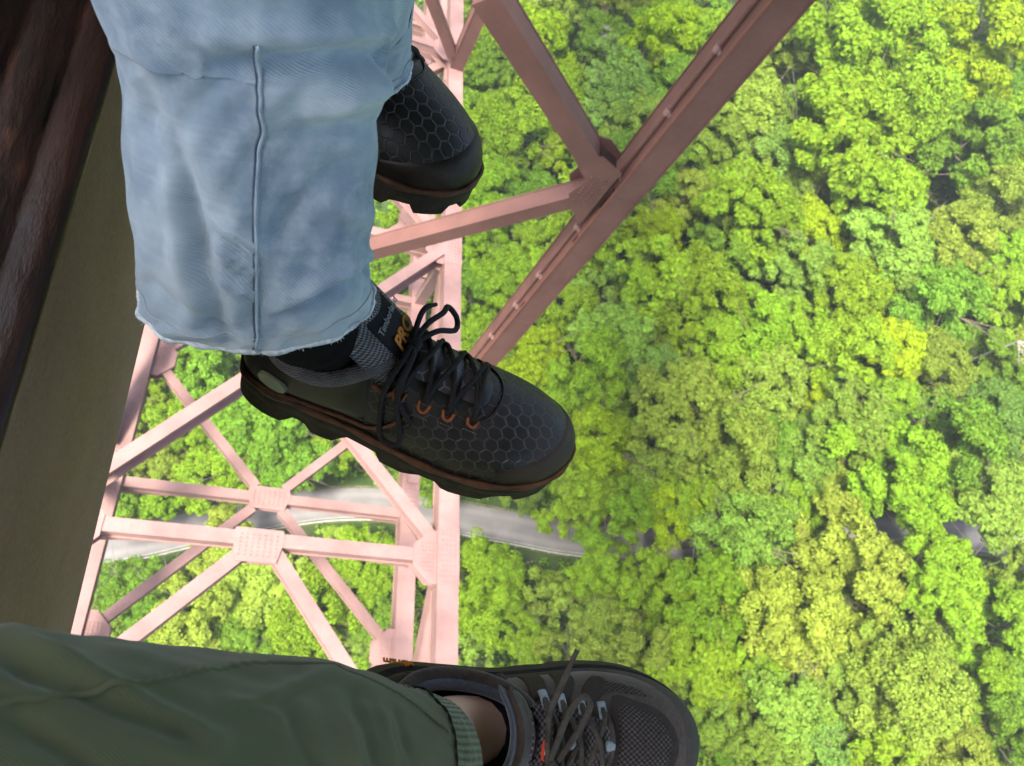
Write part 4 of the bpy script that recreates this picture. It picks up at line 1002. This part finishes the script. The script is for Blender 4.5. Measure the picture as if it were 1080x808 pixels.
def place(heel, toe, L, roll, pitch_up=Vector((0, 0, 1)), mirror=False):
    x = (toe - heel).normalized(); z = (pitch_up - x*pitch_up.dot(x)).normalized()
    z = (Quaternion(x, R(roll)) @ z); y = z.cross(x)
    m = axes(heel, x, y, z)
    if mirror: m = m @ Matrix.Diagonal((1, -1, 1, 1))
    return m
def toe_for(heel, px, py, L):                # toe on this pixel's ray at distance L from the heel (farther solution = toe lower)
    v = Vector(ratio(px, py)); best = None
    for h in np.linspace(.3, 1.2, 1801):
        q = CAM + v*h; e = abs((q - heel).length - L)
        if best is None or e < best[0] - 1e-9: best = (e, h, q)
    return best[2], best[1]

# ---------------------------------------------------------------- legs and trousers
def tube_path(path, n):
    """path rows: px, py, depth below lens, radius px (across), depth ratio of section -> spline of centres and radii"""
    A = catmull([(p[0].x, p[0].y, p[0].z, p[1], p[2] if len(p) > 2 else 1.0) if isinstance(p[0], Vector) else (*at(p[0], p[1], p[2]), p[3]*fdepth(at(p[0], p[1], p[2]))/F, p[4] if len(p) > 4 else 1.0) for p in path], n)
    return A
def leg_mesh(name, path, n, m, mat, parent, folds=(), noise_amp=.0, seed=0, caps=(False, False), thick=0.0, fold_gain=1.0, extra=None, wear=None, uoff=0):
    A = tube_path(path, n); cs = [Vector(a[:3]) for a in A]; V = []; UVs = []; ln = 0; prev_t = None; W = []
    rs = np.random.default_rng(seed); ph = rs.uniform(0, 6.28, 12)
    e_prev = None; normals = []
    for i, c in enumerate(cs):
        d = (cs[min(i+1, n)] - cs[max(i-1, 0)]).normalized(); tocam = (CAM - c).normalized()
        e1 = tocam - d*tocam.dot(d)
        e1 = e1.normalized() if e1.length > .25 or e_prev is None else (e_prev - d*e_prev.dot(d)).normalized()
        if e_prev is not None: e1 = (e1*.35 + e_prev*.65); e1 = (e1 - d*e1.dot(d)).normalized()
        e_prev = e1; e2 = d.cross(e1)
        if i: ln += (c - cs[i-1]).length
        r = A[i][3]; asp = A[i][4]
        for k in range(m):
            a = 2*math.pi*k/m; V.append(c + e1*math.cos(a)*r*asp + e2*math.sin(a)*r); normals.append((e1*math.cos(a)/asp + e2*math.sin(a)).normalized()); UVs.append((ln + uoff, (a if a <= math.pi else a - 2*math.pi)*r))
    V2 = []
    for idx, p in enumerate(V):
        nrm = normals[idx]; i = idx//m; a = 2*math.pi*(idx % m)/m; f = i/n; dsp = 0; wv_ = 0
        if noise_amp:
            dsp += noise_amp*(.22*math.sin(13*a + 37*f + 2*math.sin(5*f + a)) + .18*math.sin(17*a - 53*f + 3*math.sin(a*2)) + math.sin(3*a + 5*f + ph[0]) * .5 + .35*math.sin(5*a - 11*f + ph[1]) + .3*math.sin(2*a + 17*f + ph[2]) + .16*math.sin(9*a + 23*f + ph[3]) + .12*math.sin(7*a - 31*f + ph[4]))
        if nrm.dot(CAM - p) > 0 and (folds or wear):
            px, py = project(p)
            for (x0, y0, x1, y1, w, amp) in folds:
                dx, dy = x1-x0, y1-y0; L2 = dx*dx+dy*dy; tt = ((px-x0)*dx + (py-y0)*dy)/L2; t3 = min(1, max(0, tt)); qx = x0 + dx*t3; qy = y0 + dy*t3
                if tt < -.4 or tt > 1.4: continue
                s_ = ((px-x0)*dy - (py-y0)*dx)/math.sqrt(L2); endf = math.exp(-((tt - t3)*3.2)**2) * (math.sin(math.pi*min(1, max(0, (tt+.15)/1.3)))**.5 if -.15 < tt < 1.15 else 0)
                g = math.exp(-(s_/w)**2)*endf; dsp += amp*g*fold_gain
                wv_ += g*max(0, amp)*90
        V2.append(p + nrm*dsp); W.append(wv_)
        if extra: V2[-1] = extra(V2[-1], f, a, nrm)
    if wear: W = [wear(project(V2[i]), V2[i], W[i]) for i in range(len(V2))]
    FF = [(i*m+k, i*m+(k+1) % m, (i+1)*m+(k+1) % m, (i+1)*m+k) for i in range(n) for k in range(m)]
    if caps[0]: FF.append(tuple(range(m))[::-1])
    if caps[1]: FF.append(tuple(n*m + k for k in range(m)))
    me = bpy.data.meshes.new(name); me.from_pydata([tuple(v) for v in V2], [], FF)
    ul = me.uv_layers.new(name='UVMap')
    for poly in me.polygons:
        us = [UVs[v] for v in poly.vertices]
        flip = max(u_[1] for u_ in us) - min(u_[1] for u_ in us) > .1
        for li in poly.loop_indices:
            u_ = UVs[me.loops[li].vertex_index]; ul.data[li].uv = (u_[0], abs(u_[1]) if flip else u_[1])
    at2 = me.attributes.new('wear', 'FLOAT', 'POINT'); at2.data.foreach_set('value', [float(min(1, max(0, w))) for w in W])
    o = link(name, me, mat, parent, True)
    if thick:
        md = o.modifiers.new('thickness', 'SOLIDIFY'); md.thickness = thick; md.offset = 1 if False else -1
    return o, V2, A

# the neighbour in jeans, sitting further along the beam
p1 = empty('person', at(255, -60, .36)); tag(p1, 'person in faded blue jeans and black work shoes seated on the beam with legs dangling', 'person')
W = lambda x, y, z: CAM + Vector((x, y, z))
near = [(W(-.62, .56, -.41), .098), (W(-.40, .53, -.345), .094), (W(-.22, .48, -.275), .090, .95), (W(-.11, .425, -.240), .088, .9), (W(-.052, .375, -.262), .086, .86), (260, -45, .322, 156, .84), (271, 30, .356, 141, .84), (273, 85, .382, 130, .84), (273, 135, .406, 123, .84), (271, 195, .436, 119.5, .84), (271, 250, .464, 117.5, .82), (271, 285, .490, 117, .80), (272, 309, .508, 117, .78)]
nfolds = [(150, 60, 262, 250, 15, .0032), (150, 110, 215, 270, 14, -.0034), (215, 40, 415, 34, 10, .0030), (240, 72, 420, 62, 13, -.0060), (330, 120, 410, 85, 14, .0045), (300, 140, 395, 130, 12, -.0030),
          (225, 232, 266, 262, 4.5, .0022), (222, 246, 266, 276, 4, -.0022), (224, 262, 266, 290, 4, .0018), (228, 280, 266, 302, 4, -.0018), (232, 298, 266, 318, 4, .0014),
          (170, 150, 205, 330, 12, .0035), (190, 180, 235, 345, 9, -.003), (300, 322, 392, 268, 6, .0032), (300, 334, 392, 283, 6, -.003), (320, 200, 390, 230, 16, .003), (175, 345, 265, 362, 5, .0018), (290, 250, 360, 170, 14, -.003), (165, 300, 240, 355, 6, -.0022)]
def hemw(A_hem):
    def f(pp, p, w): return w*.5
    return f
def knee_wear(pp, p, w):
    x, y = pp; g = .35*math.exp(-((x-340)/60)**2 - ((y-110)/60)**2) + .3*math.exp(-((x-200)/50)**2 - ((y-260)/70)**2)
    seam = .35*math.exp(-((x - 271)/7)**2); hem = .55*smooth(352, 372, y + max(0, (x-270))*.42 + max(0, 190-x)*.35)
    return min(1, .45*w + g + seam*.5 + hem)
def jleg(path, folds, seed, nm='jeans_leg'):
    return leg_mesh(nm, path, 150, 190, DENIM, jeans_root, folds, .0034, seed, wear=knee_wear, thick=.0012, fold_gain=2.1)
jeans_root = empty('jeans'); jeans_root.parent = p1
nl, nV, nA = jleg(near, nfolds, 3)
far = [(W(-.62, .68, -.42), .095), (W(-.36, .69, -.41), .09), (W(-.18, .69, -.39), .086), (W(-.08, .67, -.37), .084), (318, -95, .40, 118), (330, -14, .47, 108, .9), (334, 35, .51, 101, .82), (336, 66, .535, 97, .76)]
fl, fV, fA = jleg(far, [(402, -10, 420, 70, 8, .0008), (436, -30, 412, 50, 7, -.0008)], 9)
def ring_curve(V2, m, i, off=.0015):
    c = sum((V2[i*m+k] for k in range(m)), Vector())/m; return [V2[i*m+k] + (V2[i*m+k]-c).normalized()*off for k in range(m)] , c
# hem roll, fray and stitching, side seam
for V2, A, nm in ((nV, nA, 'near'), (fV, fA, 'far')):
    n, m = 150, 190
    bm = bmesh.new(); rc, c = ring_curve(V2, m, n, -.0002); rr = rnd.random
    pts = [p + (p - c).normalized()*(.0003*math.sin(k*.9)) for k, p in enumerate(rc)]; bm_tube(bm, pts + [pts[0]], [.0017 + .0006*math.sin(k*.55) + .0003*rr() for k in range(m+1)], 6); bmobj('hem', bm, FRAY, jeans_root, True)
    i_s = int(n - 5*(150/150)); step = 1
    dist = 0; ii = n
    while ii > 0 and dist < .0115: dist += (Vector(A[ii][:3]) - Vector(A[ii-1][:3])).length; ii -= 1
    rc, c = ring_curve(V2, m, ii, .0006); bm = bmesh.new()
    for k in range(m):
        a, b2 = rc[k], rc[(k+1) % m]
        for q in range(2): bm_tube(bm, [a.lerp(b2, q*.5 + .05), a.lerp(b2, q*.5 + .38)], .00042, 5)
    bmobj('stitching', bm, THREAD, jeans_root)
    bm = bmesh.new()
    for k in range(m*3):                         # frayed threads at the worn edge
        a = V2[n*m + rnd.randrange(m)]; d = Vector((rnd.uniform(-1, 1), rnd.uniform(-1, 1), rnd.uniform(-1.2, .2)))*.003; bm_tube(bm, [a, a + d*.6, a + d], .00016, 3, False)
    bmobj('fray', bm, FRAY, jeans_root)
    # outseam: raised felled seam facing the lens
    bm = bmesh.new(); seam = []
    for i in range(30 if nm == 'near' else 90, n+1):
        best = None
        for k in range(m):
            q = V2[i*m+k]; px, py = project(q)
            tx = float(np.interp(py, [-300, 0, 18, 38, 70, 140, 200, 260, 400], [120, 226, 250, 268, 273, 277, 269, 270, 272])) if nm == 'near' else 345
            e = abs(px - tx) + (0 if (q - Vector(A[i][:3])).dot(CAM - q) > 0 else 500)
            if best is None or e < best[0]: best = (e, q + (CAM - q).normalized()*(.0008 + .0022*(1 - smooth(40, 75, py))))
        if nm == 'near' and project(best[1])[1] < 46: continue
        seam.append(tuple(best[1]))
    seam = np.array(seam); 
    for _ in range(6): seam[1:-1] = (seam[:-2] + seam[1:-1]*2 + seam[2:])/4
    bm_tube(bm, seam, .0013, 8, True, .8); bmobj('side_seam', bm, DENIM, jeans_root, True)
    bm = bmesh.new(); bm_tube(bm, seam + np.array([-.0021, 0, -.0002]), .00045, 6); bmobj('side_seam', bm, SEAMDARK, jeans_root, True)
body_parts = bmesh.new()
hip1 = Vector(nA[0][:3]); hip2 = Vector(fA[0][:3])

# place the work shoes
def place2(hp, tp, drop, L, scale, roll, mirror=False):
    best = min(np.linspace(.4, .9, 2001), key=lambda H: abs((at(*tp, H + drop) - at(*hp, H)).length - L*scale))
    m = place(at(*hp, best), at(*tp, best + drop), L, roll, mirror=mirror)
    return m @ Matrix.Scale(scale, 4)
Mn = place2((262, 385), (583, 496), -.03, .317, 1.02, -12)
shoeN, _ = work_shoe(p1, Mn)
Mf = place2((232, -4), (480, 224), -.03, .317, 1.02, -6, True)
shoeF, _ = work_shoe(p1, Mf)
# socks filling the gap between hem and collar
def sock(Msh, hemc, r_hem, nm):
    a = Msh @ Vector((.070, 0, .03)); b2 = Msh @ Vector((.068, 0, .095)); 
    bm = bmesh.new(); P = catmull([tuple(a), tuple(b2), tuple(b2.lerp(hemc, .5) + Vector((.004, 0, 0))), tuple(b2.lerp(hemc, 1.05) + Vector((0, .0, .03)))], 30)
    bm_tube(bm, P, [.039 + .001*i/30 + .0006*math.sin(i*2.1) for i in range(31)], 36); 
    return bmobj(nm, bm, SOCK, p1, True)
sock(Mn, Vector(nA[-1][:3]), .05, 'sock'); sock(Mf, Vector(fA[-1][:3]), .05, 'sock')
# the body inside the clothes: one skinned figure from the waist down
def lower_body(parent, legs, name='body', rad=(.085, .075, .050, .036), M_feet=()):
    """legs: list of [hip, knee, ankle, heel, ball]"""
    me = bpy.data.meshes.new(name); V = []; E = []; Rr_ = []
    pel = sum((l[0][0] for l in legs), Vector())/len(legs); pel = pel + Vector((-.03, 0, .03)); V.append(pel); Rr_.append(.12); V.append(pel + Vector((-.03, 0, .16))); Rr_.append(.12); E.append((0, 1))
    for l in legs:
        b0 = len(V); V += [q[0] for q in l]; Rr_ += [q[1] for q in l]; E += [(0, b0)] + [(b0+q, b0+q+1) for q in range(len(l) - 1)]
    me.from_pydata([tuple(v) for v in V], E, []); o = link(name, me, SKIN, parent)
    sk = o.modifiers.new('skin', 'SKIN')
    for i, r_ in enumerate(Rr_): me.skin_vertices[0].data[i].radius = (r_, r_)
    me.skin_vertices[0].data[0].use_root = True
    o.modifiers.new('sub', 'SUBSURF').levels = 2; o.modifiers['sub'].render_levels = 2
    dg = bpy.context.evaluated_depsgraph_get(); dg.update(); me2 = bpy.data.meshes.new_from_object(o.evaluated_get(dg)); o.modifiers.clear(); o.data = me2
    me2.polygons.foreach_set('use_smooth', [True]*len(me2.polygons)); 
    if not me2.materials: me2.materials.append(SKIN)
    return o
kneeN = Vector(tube_path([near[5]], 1)[0][:3]) if False else Vector(at(*near[5][:3])); kneeF = Vector(at(*far[4][:3]))
lower_body(p1, [[(hip1, .07), (Vector(nA[30][:3]), .06), (Vector(nA[48][:3]), .045), (Vector(nA[-1][:3]), .032), (Mn @ Vector((.066, 0, .07)), .028), (Mn @ Vector((.17, 0, .045)), .024)], [(hip2, .07), (Vector(fA[55][:3]), .06), (Vector(fA[-1][:3]), .032), (Mf @ Vector((.066, 0, .07)), .028), (Mf @ Vector((.17, 0, .045)), .024)]])

# the photographer: one leg in olive trousers and a trail shoe
p2 = empty('person', at(0, 806, .36)); tag(p2, 'person in dark olive trousers with bare ankle and brown grey hiking shoe', 'person')
Mh = place2((372, 752), (699, 778), .0, .312, 1.02, 2)
shoeH, _ = hiking_shoe(p2, Mh)
ol = empty('trousers'); ol.parent = p2
gl = [(-900, 790, .40, 190), (-420, 800, .375, 150), (-150, 806, .365, 134), (0, 808, .375, 131), (110, 809, .405, 126), (200, 810, .445, 118.5), (290, 811, .490, 111), (345, 812, .522, 102), (385, 813, .548, 92), (409, 814, .563, 86)]
gfolds = [(0, 690, 190, 775, 13, -.007), (-20, 660, 210, 770, 12, .006), (190, 770, 330, 722, 10, -.0035), (210, 762, 350, 708, 7, .0035), (330, 712, 420, 730, 8, .003), (60, 720, 240, 808, 16, .004), (20, 760, 120, 830, 14, -.004),
          (350, 735, 372, 808, 7, .003), (372, 735, 395, 808, 6, -.003), (398, 742, 415, 808, 5, .0025), (300, 745, 330, 808, 10, -.003), (250, 700, 345, 702, 8, .003), (415, 745, 432, 800, 4, -.002), (240, 735, 300, 760, 8, .0025)]
glm, gV, gA = leg_mesh('trouser_leg', gl, 150, 180, OLIVE, ol, gfolds, .0020, 21, thick=.001)
cf = [(403, 812, .558, 85), (424, 814, .575, 82), (441, 815, .590, 77)]
A_ = None
cfm, cV, cA = leg_mesh('ribbed_cuff', cf, 24, 180, RIB, ol, (), .0006, 4, thick=.002)
bm = bmesh.new(); rc, c = ring_curve(gV, 180, 149, .0012)
bm_tube(bm, rc + [rc[0]], [.0005 + .0006*abs(math.sin(k*.8)) for k in range(181)], 6); bmobj('cuff_seam', bm, simple('dark_thread', (.012, .016, .01), .9, .1), ol, True)
bm = bmesh.new(); seamp = []
for i in range(8, 146):
    k = int(180*(1 - .115) + 10*math.sin(i*.05)) % 180; seamp.append(gV[i*180 + k] + Vector((0, 0, .0006)))
bm_tube(bm, seamp, .0014, 6, True, .6); bmobj('seam', bm, OLIVE, ol, True)
# second leg, mostly below the frame
gl2 = [(-900, 1150, .42, 190), (-300, 1150, .38, 150), (0, 1130, .385, 128), (150, 1100, .42, 118), (300, 1060, .50, 100), (380, 1040, .56, 86)]
leg_mesh('trouser_leg', gl2, 60, 90, OLIVE, ol, (), .003, 5, thick=.001)
ank = Mh @ Vector((.070, 0, .075)); cuffc = Vector(cA[-1][:3]); hipg = Vector(gA[0][:3]); kneeg = Vector(at(-60, 806, .385))
hipg2 = Vector(at(-900, 1150, .42)); kn2 = Vector(at(-60, 1130, .39)); ank2 = Vector(at(430, 1010, .62))
lower_body(p2, [[(hipg, .07), (kneeg, .05), (Vector(cA[8][:3]), .036), (ank, .032), (Mh @ Vector((.17, 0, .045)), .024)], [(hipg2, .07), (kn2, .05), (ank2, .032), (ank2 + Vector((.11, 0, -.03)), .024)]])
# ankle: shin flaring to the malleolus inside the shoe opening (continuous with the body)
